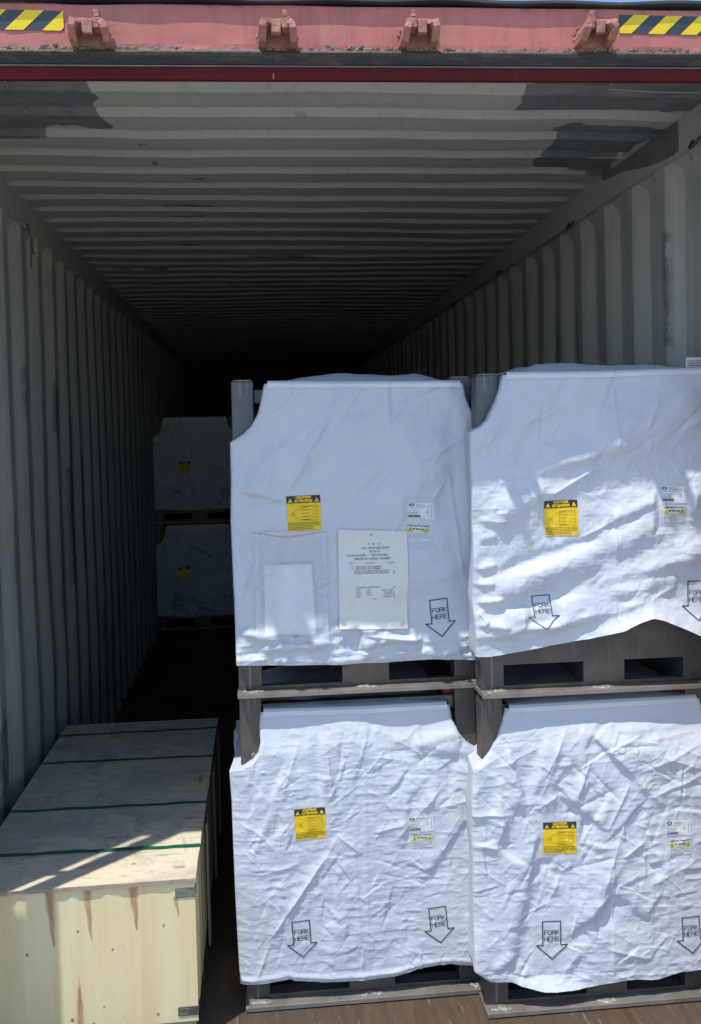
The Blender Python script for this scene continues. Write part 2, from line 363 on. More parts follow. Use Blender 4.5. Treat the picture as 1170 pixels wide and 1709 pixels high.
s = roof.modifiers.new('solid', 'SOLIDIFY'); s.thickness = .003; s.offset = -1
o = obj('roof_skin', boxes((-.06, W+.06, .01, LEN+.05, H+.075, H+.095)), MAT['asphalt_roof'], cont)
obj('end_wall', boxes((-.05, W+.09, LEN, LEN+.05, 0, H+.05)), MAT['dark_metal'], cont)  # dark material put in for the shade at the deep end
obj('floor', boxes((-.045, W+.065, -.26, LEN, -.05, 0)), MAT['floor'], cont)
obj('sill_beam', boxes((-.12, W+.14, -.36, -.262, -.17, -.004)), MAT['red'], cont, .006)
# corner posts; left one unseen, its gaps shaped to throw the crate's light strips
HY = -.235
bm = boxes((-.085, .002, HY, HY+.006, 0, H), (-.006, .002, HY+.0065, -.17, 0, H), (-.122, -.0865, HY+.001, HY+.007, 0, 1.50), (-.122, -.0865, HY+.001, HY+.007, 1.85, 1.93), (-.122, -.0865, HY+.001, HY+.007, 2.68, H), (-.17, -.123, HY, HY+.16, 0, H))
obj('corner_post', bm, MAT['red'], cont)
obj('corner_post', boxes((W-.0, W+.16, HY, HY+.13, 0, H)), MAT['red'], cont, .006)
# header beam with rusty lip, soffit and gutter
nx = 420; xs = np.linspace(-.16, W+.16, nx)
rgl = np.random.RandomState(4)
prof = [(HY+.004, 2.897), (HY, 2.893), (HY, 2.872), (HY, 2.85), (HY, 2.82), (HY, 2.798), (HY+.001, 2.786), (HY-.006, 2.781), (HY-.013, 2.777), (HY-.016, 2.772), (HY-.014, 2.764), (HY-.008, 2.755), (HY-.002, 2.748), (HY+.005, 2.745)]
P = np.zeros((nx, len(prof), 3)); ru = np.zeros((nx, len(prof)))
bumpf = np.clip(vnoise(xs, xs*0, 45, 3)*1.3-.35, 0, 1)*np.clip(fbm(xs, xs*0, 4, 9)*.8+.6, .15, 1)
for j, (yy, zz) in enumerate(prof):
    P[:, j, 0] = xs; lipf = 1.0 if 6 <= j <= 9 else 0
    P[:, j, 1] = yy-lipf*.003*bumpf+(.001*vnoise(xs, xs*0+j, 9, 8)); P[:, j, 2] = zz+(.004*bumpf if j in (7, 8) else 0)+.0012*vnoise(xs, xs*0, 3, 21)+(.003*vnoise(xs, xs*0+j, 6, 2) if j < 2 else 0)
    ru[:, j] = {0: 1, 1: .35}.get(j, 0) if j < 5 else [.12, .62, 1, 1, 1, 1, 1, 1, 1][j-5]
TILT = lambda x: (x-1.2)*.0125
P[..., 2] += TILT(P[..., 0]); lip_dk = np.zeros_like(ru); lip_dk[:, 9:] = 1; lip_dk[:, 8] = .75; lip_dk[:, 7] = .3  # lip rows turn nearly black from the ledge down
me = grid_mesh('header_beam', P); set_attr(me, 'rust', ru); set_attr(me, 'grime', lip_dk); hb = obj('header_beam', me, MAT['red'], cont)
def tilt_bm(bm):
    for v in bm.verts: v.co.z += TILT(v.co.x)
    return bm
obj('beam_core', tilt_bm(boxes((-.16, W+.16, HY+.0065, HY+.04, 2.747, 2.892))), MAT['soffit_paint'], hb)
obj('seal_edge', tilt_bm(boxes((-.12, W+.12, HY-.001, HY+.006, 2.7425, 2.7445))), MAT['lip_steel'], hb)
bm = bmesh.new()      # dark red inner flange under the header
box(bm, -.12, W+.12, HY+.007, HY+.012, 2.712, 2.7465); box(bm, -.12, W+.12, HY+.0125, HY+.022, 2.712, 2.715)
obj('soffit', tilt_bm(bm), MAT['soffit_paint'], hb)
for (x, w_, h_) in ((1.008, .0035, .014),):      # chips of primer along the flange
    o = obj('paint_chip', tilt_bm(boxes((x, x+w_, HY+.0055, HY+.0068, 2.7135, 2.7135+h_))), MAT['chip_paint'], hb)
bm = bmesh.new()
for i in range(60):     # gutter edge on top of the header, a little bent
    x0 = -.16+i*(W+.32)/60; x1 = x0+(W+.32)/60
    a = .0025*math.sin(i*.9)+.002*math.sin(i*.37+1); b = .0025*math.sin((i+1)*.9)+.002*math.sin((i+1)*.37+1)
    v = [bm.verts.new(p) for p in ((x0, HY-.016, 2.902+a), (x1, HY-.016, 2.902+b), (x1, HY-.016, 2.909+b), (x0, HY-.016, 2.909+a), (x0, HY+.25, 2.905), (x1, HY+.25, 2.905), (x1, HY+.25, 2.916), (x0, HY+.25, 2.916))]
    for f in ((0, 1, 2, 3), (3, 2, 6, 7), (0, 4, 5, 1)): bm.faces.new([v[k] for k in f])
obj('gutter', tilt_bm(bm), MAT['dark_metal'], hb)
# dried mud and rust clods along the lip
rg = random.Random(5); bm = bmesh.new()
for i in range(230):
    x = rg.choice([rg.uniform(0, W), rg.gauss(1.95, .12), rg.gauss(1.35, .15), rg.gauss(.55, .1), rg.gauss(2.25, .1)])
    if -.1 < x < W+.1: join(bm, lump(rg, (x, HY-.004, TILT(x)+rg.gauss(2.783, .004)), rg.uniform(.0025, .0075), 1, (1.2, .8, .9), .35))
simple('dried_mud', (.25, .19, .14), (.15, .11, .085), 60, .9, 0, .4)
tag(obj('rust_crust', bm, MAT['dried_mud'], hb), kind='stuff')
# the four lock keepers
def keeper(px, w_px, flip):
    x, z = onY((px, 62), HY); s = w_px/60*.098
    bm = bmesh.new(); y = HY
    outer = [(-.50, -.030), (-.49, -.004), (-.43, .016), (-.30, .026), (0, .029), (.30, .027), (.43, .012), (.51, -.010), (.54, -.032)]
    inner = [(-.30, -.030), (-.30, -.006), (-.27, .006), (-.20, .013), (0, .015), (.20, .013), (.27, .004), (.32, -.010), (.34, -.032)]
    dep = [.050, .080, .078, .050, .044, .050, .078, .082, .050]
    if flip: outer = [(-a, b) for a, b in outer[::-1]]; inner = [(-a, b) for a, b in inner[::-1]]; dep = dep[::-1]
    R_ = []
    for (a, b), (c_, d_), e in zip(outer, inner, dep):
        R_.append([bm.verts.new((x+a*s, y+.001, z+b)), bm.verts.new((x+a*s*.97, y-e, z+b*.95+.001)), bm.verts.new((x+c_*s, y-e, z+d_)), bm.verts.new((x+c_*s, y+.001, z+d_))])
    for q, w in zip(R_, R_[1:]):
        for k in range(4): bm.faces.new((q[k], w[k], w[(k+1) % 4], q[(k+1) % 4]))
    bm.faces.new(R_[0]); bm.faces.new(R_[-1][::-1])
    box(bm, x-s*.42, x+s*.46, y-.004, y+.0015, z-.030, z+.014)
    f_ = -1 if flip else 1
    t0, t1 = sorted((x-f_*.16*s, x+f_*.10*s)); box(bm, t0, t1, y-.056, y-.040, z-.012, z+.021)
    t0, t1 = sorted((x+f_*.12*s, x+f_*.34*s)); box(bm, t0, t1, y-.060, y-.025, z-.001, z+.025)
    t0, t1 = sorted((x+f_*.14*s, x+f_*.28*s)); box(bm, t0, t1, y-.060, y-.034, z+.0255, z+.043)
    bmesh.ops.recalc_face_normals(bm, faces=bm.faces)
    bmesh.ops.subdivide_edges(bm, edges=bm.edges[:], cuts=1, use_grid_fill=True)
    r = random.Random(int(px))
    for v in bm.verts:
        if v.co.y < y-.003: v.co += Vector((r.uniform(-1, 1), r.uniform(-1, 1), r.uniform(-1, 1)))*.0014
    o = obj('door_lock_keeper', bm, MAT['keeper_paint'], cont, .002, False)
    wb = bmesh.new()
    for k in range(26):
        a = r.uniform(0, 2*math.pi); join(wb, lump(r, (x+math.cos(a)*s*.52, y-.003, z+math.sin(a)*.034), r.uniform(.003, .006), 1, (1, .7, 1), .3))
    obj('weld_bead', wb, MAT['keeper_paint'], o)
keeper(154, 60, False); keeper(462, 58, False); keeper(697, 58, True); keeper(988, 58, True)
# hazard strips
def hazard(p0, p1, phase):
    (x0, z1), (x1, z0) = onY(p0, HY), onY(p1, HY); h = z1-z0
    root = obj('hazard_sticker', boxes((x0, x1, HY-.0016, HY+.0005, z0, z1)), MAT['hazard_black'], cont)
    bm = bmesh.new(); per = h*1.86; k = -3
    while x0+k*per+phase < x1:
        a = x0+k*per+phase; poly = [(a, z0), (a+per*.5, z0), (a+per*.5+h*1.05, z1), (a+h*1.05, z1)]
        out = poly
        for lim, sg in ((x0, 1), (x1, -1)):
            new = []
            for (ax, az), (bx_, bz) in zip(out, out[1:]+out[:1]):
                ia, ib = (ax-lim)*sg >= 0, (bx_-lim)*sg >= 0
                if ia: new.append((ax, az))
                if ia != ib: t = (lim-ax)/(bx_-ax); new.append((lim, az+(bz-az)*t))
            out = new
            if not out: break
        if len(out) > 2: bm.faces.new([bm.verts.new((q[0], HY-.0026, q[1])) for q in out])
        k += 1
    obj('yellow_stripe', bm, MAT['hazard_yellow'], root)
hazard((-60, 15), (107, 52), .005); hazard((1033, 25), (1260, 61), -.012)
# lashing rings
def ring_mesh(x, y, z, s):
    bm = bmesh.new(); pts = []
    for k in range(11):
        a = -.2+k/10*(math.pi+.4); pts.append((x+s*(.022*math.sin(a)), y+.030*math.cos(a)*1.0, z-.030*abs(math.sin(a))*1.1))
    tube(bm, pts, .0055, 8); return bm
rings = [(0, 1.353, 2.700), (0, 2.445, 2.690), (0, 3.6, 2.69), (W, 1.317, 2.700), (W, 2.522, 2.700), (W, .157, 2.700), (W, 3.7, 2.69)]
for (x, y, z) in rings: obj('lashing_ring', ring_mesh(x, y, z, 1 if x == 0 else -1), MAT['lip_steel'] if x == 0 else MAT['dark_metal'], cont)
bm = bmesh.new()
x, y, z = .03, 1.353, 2.675
tube(bm, [(x-.005, y-.03, z+.01), (x, y-.015, z-.02), (x+.004, y, z-.045), (x, y+.022, z-.075), (x+.004, y+.03, z-.10), (x+.004, y+.012, z-.10), (x, y-.006, z-.065), (x+.002, y+.004, z-.04)], .0035, 6)
tube(bm, [(x, y+.004, z-.045), (x+.003, y-.010, z-.08), (x, y-.012, z-.13), (x+.003, y-.022, z-.165)], .0032, 6)
tag(obj('cord', bm, MAT['cord']), 'knotted dark cord hanging from the nearest ring at the top of the left wall', 'cord')
# chalk-like scratches on the paint patches
def scratch(pp):
    bm = bmesh.new(); q = [onZ(p, H-.004) for p in pp]; tube(bm, [(a, b, H-.001) for a, b in q], .0022, 4); obj('paint_scratch', bm, MAT['scratch_paint'], cont)
scratch([(0, 196), (49, 201), (46, 188)]); scratch([(985, 251), (981, 265), (1040, 263), (1078, 238)]); scratch([(1028, 125), (1017, 150), (1090, 155), (1165, 156)]); scratch([(8, 138), (30, 170), (46, 190)])

# ------------------------------------------------------------------ plywood crate
CZ = .5; CX0, CX1, CY0, CY1 = .052, .728, .084, 1.625
crate = thing('plywood_crate', 'long plywood crate with green straps standing by the left container wall', 'crate', (CX0, CY0, 0))
cw, cl_ = CX1-CX0, CY1-CY0
def attr_grid(name, P, fn, m, parent, thick=None, attr='resin'):
    me = grid_mesh(name, P); set_attr(me, attr, fn(P)); o = obj(name, me, m, parent, 0, True)
    if thick: s = o.modifiers.new('solid', 'SOLIDIFY'); s.thickness = thick; s.offset = -1
    return o
u, v = np.meshgrid(np.linspace(0, cw-.001, 300), np.linspace(.065, CZ-.013, 220), indexing='ij')
P = np.stack([u, np.zeros_like(u), v], -1)
def front_stains(P):
    X, Z = P[..., 0]+CX0, P[..., 2]; s = np.zeros_like(X)
    for (px, top, bot, w) in ((82, 1489, 1582, 13), (145, 1487, 1570, 11), (222, 1481, 1553, 13), (293, 1498, 1532, 6), (132, 1632, 1720, 8)):
        (xc, z1), (_, z0) = onY((px, top), CY0), onY((px, bot), CY0); wd = w*.00098
        t = np.clip((Z-z0)/(z1-z0), 0, 1); e = np.abs(X-xc-.008*(1-t)+.001*np.sin(Z*90))/(wd*(.12+.88*t**.8)+1e-5)
        inn = ((Z > z0) & (Z < z1+(.002 if top < 1600 else -0.)))*np.clip(1.5-e, 0, 1)
        if top > 1600: inn = ((Z < z1) & (Z > z0-.1))*np.clip(1.5-np.abs(X-xc)/(wd*np.clip((z1-Z)/.08, 0.1, 1)), 0, 1)
        s = np.maximum(s, inn*(.75+.25*np.sin(X*1500)))
    for (px, py, r) in ((130, 1555, .004), (188, 1585, .0035), (45, 1594, .0045), (273, 1545, .004), (121, 1703, .005), (264, 1693, .004), (157, 1709, .004), (174, 1681, .003)):
        xc, zc = onY((px, py), CY0); s = np.maximum(s, np.clip(2-np.hypot((X-xc)*1.3, Z-zc)/r*1.3, 0, 1))
    return s
attr_grid('front_panel', P, front_stains, MAT['ply_front'], crate)
obj('inner_frame', boxes((.004, cw-.017, .004, .012, .066, CZ-.014)), MAT['batten_wood'], crate)
obj('side_panel', boxes((cw-.016, cw-.004, .0025, cl_*.42, .065, CZ-.014), (cw-.013, cw-.001, cl_*.42+.001, cl_, .065, CZ-.014)), MAT['ply_front'], crate, .001)
obj('side_panel', boxes((.004, .016, .013, cl_, .065, CZ-.014)), MAT['batten_wood'], crate, .001)
obj('back_panel', boxes((.017, cw-.017, cl_-.012, cl_-.001, .065, CZ-.014)), MAT['batten_wood'], crate, .001)
# top board, in two sheets
rg = random.Random(3)
u, v = np.meshgrid(np.linspace(-.004, cw+.002, 320), np.linspace(-.008, cl_+.004, 420), indexing='ij')
zt = CZ+.0015*fbm(u, v, 2.5, 60)+.0025*vnoise(u, v, 1.2, 9)
ed = .003*fbm(u, v*0, 9, 90); ed2 = .0025*fbm(u*0, v, 8, 91)
P = np.stack([u+ed2*(u > cw-.02), v+ed*(v < .02), zt], -1)
def top_stains(P):
    X, Y = P[..., 0]+CX0, P[..., 1]+CY0; s = np.zeros_like(X)
    for (px, py, rx, ry) in ((300, 1447, .014, .007), (319, 1364, .016, .006), (184, 1398, .015, .005), (223, 1441, .006, .005), (75, 1397, .03, .002), (335, 1300, .006, .03), (325, 1380, .02, .004)):
        xc, yc = onZ((px, py), CZ); d = np.hypot((X-xc)/rx, (Y-yc)/ry); s = np.maximum(s, np.clip(1.2-np.abs(d-.8)*1.6, 0, 1)*.8+np.clip(.5-d, 0, .4))
    return np.clip(s, 0, 1)
tb = attr_grid('top_board', P, top_stains, MAT['ply_top'], crate)
bm = bmesh.new(); n = 70           # ragged ply edge along the front and the right side
for i in range(n):
    a, b = -.006+(cw+.010)*i/n, -.006+(cw+.010)*(i+1)/n
    oy = .003*vnoise(np.array([a*40.]), np.array([0.]), 1, 5)[0]; box(bm, a, b, -.0085+oy, .012, CZ-.0125, CZ-.001)
box(bm, cw-.02, cw+.0015, .0125, cl_, CZ-.0125, CZ-.0015)
obj('ply_edge', bm, MAT['ply_edge'], tb)
rt = []
for y0, y1 in ((0.52, .60), (1.02, 1.1), (1.44, 1.5)): rt.append((cw-.0005, cw+.008, y0, y1, .0, .44))
obj('batten', boxes(*rt[:1]), MAT['batten_wood'], crate, .001); obj('batten', boxes(*rt[1:2]), MAT['batten_wood'], crate, .001); obj('batten', boxes(*rt[2:3]), MAT['batten_wood'], crate, .001)
for yy in (.04, cl_*.5-.05, cl_-.14): obj('skid', boxes((.01, cw-.012, yy, yy+.09, 0, .0645)), MAT['batten_wood'], crate, .003)
for i, (pl, pr) in enumerate([((0, 1429), (340, 1411)), ((17, 1356), (342, 1339)), ((72, 1275), (353, 1262)), ((104, 1229), (361, 1215))]):
    (xl, yl), (xr, yr) = onZ(pl, CZ), onZ(pr, CZ); sl_ = (yr-yl)/(xr-xl); yl = yr-sl_*(cw)-CY0; yr -= CY0
    bm = bmesh.new(); n = 26; pr_ = None
    path = [(-.0015, yl, .06), (-.003, yl, CZ*.6), (-.005, yl, CZ-.003)]+[(cw*k/n, yl+(yr-yl)*k/n+.0015*math.sin(k*1.7+i), CZ+.0035+.0012*math.sin(k*.8+i*2)) for k in range(n+1)]+[(cw+.0045, yr, CZ-.002), (cw+.004, yr+.004, CZ*.6), (cw+.003, yr, .06)]
    for p in path:
        rr = [bm.verts.new((p[0], p[1]-.0085, p[2])), bm.verts.new((p[0], p[1]+.0085, p[2]))]
        if pr_: bm.faces.new((pr_[0], rr[0], rr[1], pr_[1]))
        pr_ = rr
    o = obj('strap', bm, MAT['strap_green'], crate); s = o.modifiers.new('s', 'SOLIDIFY'); s.thickness = .0012
for (px, py) in ((305, 1490), (310, 1687)):
    x, z = onY((px, py), CY0); x -= CX0
    bm = boxes((x-.022, cw+.0005, -.0030, -.0005, z-.014, z+.014), (cw-.003, cw+.0005, -.0004, .035, z-.0125, z+.0125))
    o = obj('corner_clip', bm, MAT['clip_steel'], crate, .002)
    bm = boxes((x-.016, x+.006, -.0042, -.0031, z-.0085, z-.0068), (x-.010, x+.012, -.0042, -.0031, z+.0068, z+.0085))
    for dx, dz in ((-.014, .0085), (.003, .001), (-.014, -.0035)): join(bm, lump(random.Random(1), (x+dx, -.0032, z+dz), .0018, 2, (1, .7, 1), 0))
    obj('clip_rib', bm, MAT['weld_bead'], o)

# ------------------------------------------------------------------ steel racks
RW, RD, RH = .752, .62, .985
def rack(label, loc, panel_h=.135, group='steel racks with fork pockets', wd=RW, hi=False, label_plate=False):
    t = thing('steel_rack', label, 'rack', loc, group)
    for x0 in (0, wd-.068):
        for y0 in (0, RD-.068):
            bm = boxes((x0, x0+.068, y0+.0, y0+.068, .0 if not (y0 == 0) else .022, RH-.004)); 
            obj('post', bm, MAT['bare_steel'] if hi else MAT['rack_steel'], t, .004)
    for x0 in (0, wd-.068):
        bm = boxes((x0+.006, x0+.062, .006, .062, RH-.0035, RH+.0005)); obj('post_cap', bm, MAT['lip_steel'], t, .001)
    # front panel with two fork pockets, set 3 mm proud of the posts
    p0, p1, p2, p3 = .072, .325, .473, .728; zb, zt_ = .030, .094; y0, y1 = -.003, .003
    if wd < .74: p2, p3 = .455, .646
    bm = boxes((.0, wd, y0, y1, .0195, zb), (.0, wd, y0, y1, zt_, panel_h), (.0, p0, y0, y1, zb, zt_), (p1, p2, y0, y1, zb, zt_), (p3, wd, y0, y1, zb, zt_))
    bmesh.ops.remove_doubles(bm, verts=bm.verts[:], dist=1e-5)
    obj('fork_panel', bm, MAT['rack_steel'], t)
    bm = bmesh.new()
    for a, b in ((p0, p1), (p2, p3)):        # channel walls behind the pockets
        box(bm, a-.004, a-.0005, .0035, RD-.07, zb-.006, zt_+.005); box(bm, b+.0005, b+.004, .0035, RD-.07, zb-.006, zt_+.005)
    obj('fork_channel', bm, MAT['dark_metal'], t)
    obj('floor_plate', boxes((.069, wd-.069, .02, RD, zt_+.008, zt_+.014)), MAT['dark_metal'], t)
    obj('lip', boxes((-.004, wd+.003, -.048, .066, .004, .0185)), MAT['lip_steel'], t, .0015)
    obj('crossbar', boxes((.069, wd-.069, .02, .06, RH-.072, RH-.03)), MAT['bare_steel'], t, .003)
    for x0 in (.012, wd-.05): obj('side_rail', boxes((x0, x0+.04, .069, RD-.069, RH-.07, RH-.03)), MAT['rack_steel'], t, .003)
    obj('back_sheet', boxes((.069, wd-.069, RD-.04, RD-.034, .12, RH-.08)), MAT['dark_metal'], t)
    for q, (cx, l) in enumerate(((.045, .07), (wd*.5+.02, .075), (wd-.018, .04))):
        n_ = 36; G_ = np.zeros((n_, 9, 3)); tt = np.linspace(0, 1, n_)[:, None]; aa = np.linspace(0, math.pi, 9)[None, :]
        sd = q*3+int(loc[0]*10)+int(loc[2]*7); rad = (.0052*np.sqrt(np.clip(1-(2*tt-1)**2, .02, 1)))*(1+.28*np.sin(tt*n_*.9*math.pi)+.35*vnoise(tt*9, tt*0, 1, sd)+.12*vnoise(tt*30, aa*3, 1, sd+5))
        G_[..., 0] = cx-l/2+l*tt; G_[..., 1] = -.018+.012*vnoise(tt*3, tt*0, 1, sd+2)-rad*2.6*np.cos(aa); G_[..., 2] = .0180+rad*np.sin(aa)*.9
        bm = bmesh.new(); me_ = grid_mesh('w', G_); bm.from_mesh(me_)
        obj('weld_bead', bm, MAT['weld_bead'], t, 0, True)
    for x0 in (.04, wd-.03):
        bm = lump(random.Random(2), (x0, -.001, RH-.185), .0085, 2, (1, .35, 1), .02); obj('bolt_head', bm, MAT['lip_steel'], t, 0, True)
    x0 = .655 if wd > .74 else .64
    obj('red_block', boxes((x0, x0+.038, .045, .08, RH-.042, RH-.012)), MAT['red_plastic'], t, .002)
    if label_plate:
        o = obj('paper_plate', boxes((.672, .725, .021, .023, RH-.026, RH+.042)), MAT['paper'], t)
        bm = bmesh.new()
        for k in range(7): box(bm, .676+(k % 3)*.002, .721, .0195, .0207, RH+.030-k*.007, RH+.0325-k*.007)
        obj('printed_lines', bm, MAT['grey_ink'], o)
        obj('red_edge', boxes((.667, .6715, .018, .024, RH-.026, RH-.006)), MAT['red_plastic'], t)
    return t
D1, D2, ZM = .2455, .1177, .989
rack('lower left steel rack, welded lip on the container floor beside the plywood crate', (.868, D1, 0))
rack('upper left steel rack with grey post tops, stacked above the cover with one pouch', (.868, D1, ZM), hi=True)
rack('lower right steel rack resting nearest on the floor', (1.606, D2, 0), wd=.722)
rack('upper right steel rack with tall brown panel showing under the lifted cover', (1.606, D2, ZM), panel_h=.262, wd=.722, hi=True, label_plate=True)
rack('upper rack far back in the dark end of the container', (-.01, 6.02, ZM))
rack('lower rack far back on the dark container floor', (-.01, 6.02, 0))

# ------------------------------------------------------------------ woven covers
def poly_eval(pts, n):
    p = np.array(pts, float); d = np.r_[0, np.cumsum(np.hypot(*np.diff(p, axis=0).T))]; t = np.linspace(0, d[-1], n)
    return np.stack([np.interp(t, d, p[:, 0]), np.interp(t, d, p[:, 1])], -1)
def smooth_poly(pts, n, k=5):
    q = poly_eval(pts, n)
    for _ in range(k): q[1:-1] = q[1:-1]*.5+.25*(q[:-2]+q[2:])
    return q
covers = {}
class Cover:
    def __init__(s, Y, left, right, top, bottom, hfun, calm, px=True, side=.5, bulge=.035, n=(330, 380), flat_y=None, seed=0):
        cv = (lambda L: [onY(p, Y) for p in L]) if px else (lambda L: L)
        nu, nv = n; s.Y = Y; s.hfun = hfun; s.seed = seed
        s.calm = [(onY(a, Y)+onY(b, Y)) if px else a+b for a, b in calm]
        Lf, Rt, Tp, Bt = smooth_poly(cv(left), nv, 2), smooth_poly(cv(right), nv, 2), smooth_poly(cv(top), nu, 8), smooth_poly(cv(bottom), nu, 12)
        S = np.linspace(0, 1, nu)[:, None, None]; T = np.linspace(0, 1, nv)[None, :, None]     # left/right run top->bottom
        Q = (1-S)*Lf[None]+S*Rt[None]+(1-T)*Tp[:, None]+T*Bt[:, None]-((1-S)*(1-T)*Tp[0]+S*(1-T)*Tp[-1]+(1-S)*T*Bt[0]+S*T*Bt[-1])
        X, Z = Q[..., 0], Q[..., 1]; s.X, s.Z = X, Z
        h = s.height(X, Z, S[..., 0]*np.ones_like(X), T[..., 0]*np.ones_like(X))
        s.hgrid = h
        P = np.stack([X, Y-h, Z], -1)
        # wrap: left side, right side and the top run back from the front sheet
        k = 14; back = np.linspace(0, side, k+1)[1:]; rr = np.linspace(0, math.pi/2, 5)[1:]; R0 = .010
        def wrap(E, nx_, nz_, wig, depths):
            rows = [E]
            for a in rr: rows.append(E+np.array([nx_, 0, nz_])*R0*math.sin(a)+np.array([0, 1, 0])*R0*(1-math.cos(a)))
            e = rows[-1]
            for j, d in enumerate(depths): rows.append(e+np.array([nx_, 0, nz_])*(wig(d, j))[:, None]+np.array([0, 1, 0])*d)
            return np.stack(rows, 0)
        zs = P[0, :, 2]; wl = lambda d, j: .010*fbm(zs*1.0, zs*0+d*3, 5, 50+seed)*min(1, d*6)-.012*min(1, d*8)
        s.left = wrap(P[0], -1, 0, wl, back); zs2 = P[-1, :, 2]
        wr = lambda d, j: .010*fbm(zs2*1.0, zs2*0+d*3, 5, 80+seed)*min(1, d*6)-.012*min(1, d*8)
        s.right = wrap(P[-1], 1, 0, wr, back)
        xs_ = P[:, 0, 0]; xn = (xs_-xs_[0])/(xs_[-1]-xs_[0]); arch = np.clip(np.minimum(xn, 1-xn)*5, 0, 1)
        wt = lambda d, j: bulge*np.sin(np.clip(d/.12, 0, 1)*math.pi/2)*arch*(.75+.35*vnoise(xs_, xs_*0, 5, seed+3))+.006*fbm(xs_, xs_*0+d*4, 7, seed)-.014*(d < .02)-.5*R0
        s.top = wrap(P[:, 0], 0, 1, wt, np.linspace(0, side, k+1)[1:])
        s.P = P
    def mask(s, X, Z):
        m = np.ones_like(X)
        for (x0, z1, x1, z0) in s.calm:
            d = np.maximum(np.maximum(x0-X, X-x1), np.maximum(z0-Z, Z-z1)); m = np.minimum(m, np.clip(d/.02, 0, 1)*.62+.38)
        return m
    def height(s, X, Z, S=None, T=None):
        coarse, fine, edge = s.hfun(X, Z, S, T)
        return coarse+fine*s.mask(X, Z)+(edge if S is not None else 0)
    def surf(s, x, z, off):
        """y of the front sheet at (x,z), from the nearest vertices of the built grid"""
        x = np.atleast_1d(np.asarray(x, float)); z = np.atleast_1d(np.asarray(z, float)); out = np.zeros(len(x))
        st = 4; Xc, Zc = s.X[::st, ::st], s.Z[::st, ::st]
        for i, (a, b) in enumerate(zip(x, z)):
            ci, cj = np.unravel_index(np.argmin((Xc-a)**2+(Zc-b)**2), Xc.shape); ci *= st; cj *= st
            i0, i1, j0, j1 = max(ci-5, 0), ci+6, max(cj-5, 0), cj+6
            d = (s.X[i0:i1, j0:j1]-a)**2+(s.Z[i0:i1, j0:j1]-b)**2; w = 1/(d+1e-7)**1.5; out[i] = (s.P[i0:i1, j0:j1, 1]*w).sum()/w.sum()
        return out-off
    def build(s, label, group):
        me = grid_mesh('cloth_cover', s.P); parts = [me, grid_mesh('a', s.left), grid_mesh('b', s.right), grid_mesh('c', s.top)]
        bm = bmesh.new()
        for m in parts: bm.from_mesh(m)
        bmesh.ops.remove_doubles(bm, verts=bm.verts[:], dist=1e-5)
        bmesh.ops.recalc_face_normals(bm, faces=bm.faces)
        s.root = obj('cloth_cover', bm, MAT['cloth'], None, 0, True)
        tag(s.root, label, 'cloth cover', group)
        hp = s.P[:, 0:6].copy(); hp[..., 1] -= .0022; hp[:, 0, 2] += .001
        hm = obj('hem', grid_mesh('hem', hp[:, ::1]), MAT['hem'], s.root, 0, True)
        return s.root

def px_folds(Y, folds):
    """folds given as (x0,y0,x1,y1,width_px,amp_m,kind) read off the photo, in the plane of the sheet"""
    out = []
    for (a, b, c, d, w, amp, kd) in folds: out.append((onY((a, b), Y), onY((c, d), Y), w*.00183, amp, kd))
    return out
def apply(X, Z, folds):
    Hh = np.zeros_like(X)
    for (a, b, w, amp, kd) in folds: Hh += crease(X, Z, a, b, w, amp, kd)
    return Hh

# upper left: taut, with broad soft diagonals; crumpled hem at the foot
YUL = D1-.032
f_ul = px_folds(YUL, [(400, 830, 620, 690, 26, .006, 'g'), (450, 860, 790, 700, 22, .004, 'g'), (420, 790, 600, 640, 14, .003, 'r'), (475, 830, 560, 690, 4, .0035, 'r'), (560, 1010, 790, 860, 30, .008, 'g'),
    (560, 900, 780, 740, 26, .006, 'g'), (620, 1000, 790, 930, 20, .006, 'g'), (395, 820, 520, 850, 5, .003, 's'), (400, 850, 480, 830, 3, .003, 'r'), (760, 660, 775, 950, 16, .006, 's'), (748, 780, 775, 980, 6, .003, 'r'), (680, 900, 745, 800, 4, .003, 'r'),
    (600, 1042, 606, 1105, 8, .006, 's'), (565, 1052, 640, 1050, 6, .005, 'r'), (400, 1055, 470, 1066, 8, .007, 'g'), (430, 1082, 560, 1072, 7, .006, 'g'), (600, 1072, 790, 1062, 7, .005, 'g'), (640, 1090, 785, 1086, 6, .004, 'g'), (560, 1040, 575, 1075, 5, .006, 'r'), (685, 1045, 697, 1075, 5, .005, 'r'), (610, 1060, 700, 1068, 5, .006, 'r')])
def h_ul(X, Z, S, T):
    low = np.clip((1.24-Z)/.12, 0, 1)
    co = .010*fbm(X*.9+Z*.5, Z*.8-X*.5, 2.2, 101, 2)+.004
    hn = 2.3*apply(X, Z, f_ul)+.0034*fbm(X+Z*.6, Z-X*.6, 9, 111, 4)*1.3+low*(.0034*ridged(X*.7, Z*1.8, 13, 121, 3)+.003*fbm(X*.6, Z*1.8, 16, 5, 3))
    hn += random_creases(X, Z, 201, 46, .88, 1.62, 1.25, 1.95, .0042, (.05, .3), [.7, .8, 1.2])
    hn += low*random_creases(X, Z, 202, 60, .88, 1.62, 1.09, 1.24, .0045, (.03, .16), [0, .15, -.2, 1.2])
    ed = 0 if S is None else .004*np.exp(-((T-.985)/.01)**2)+.003*np.exp(-((T-.012)/.006)**2)-.006*np.exp(-S/.02)*np.sin(Z*22)
    return co, hn, ed
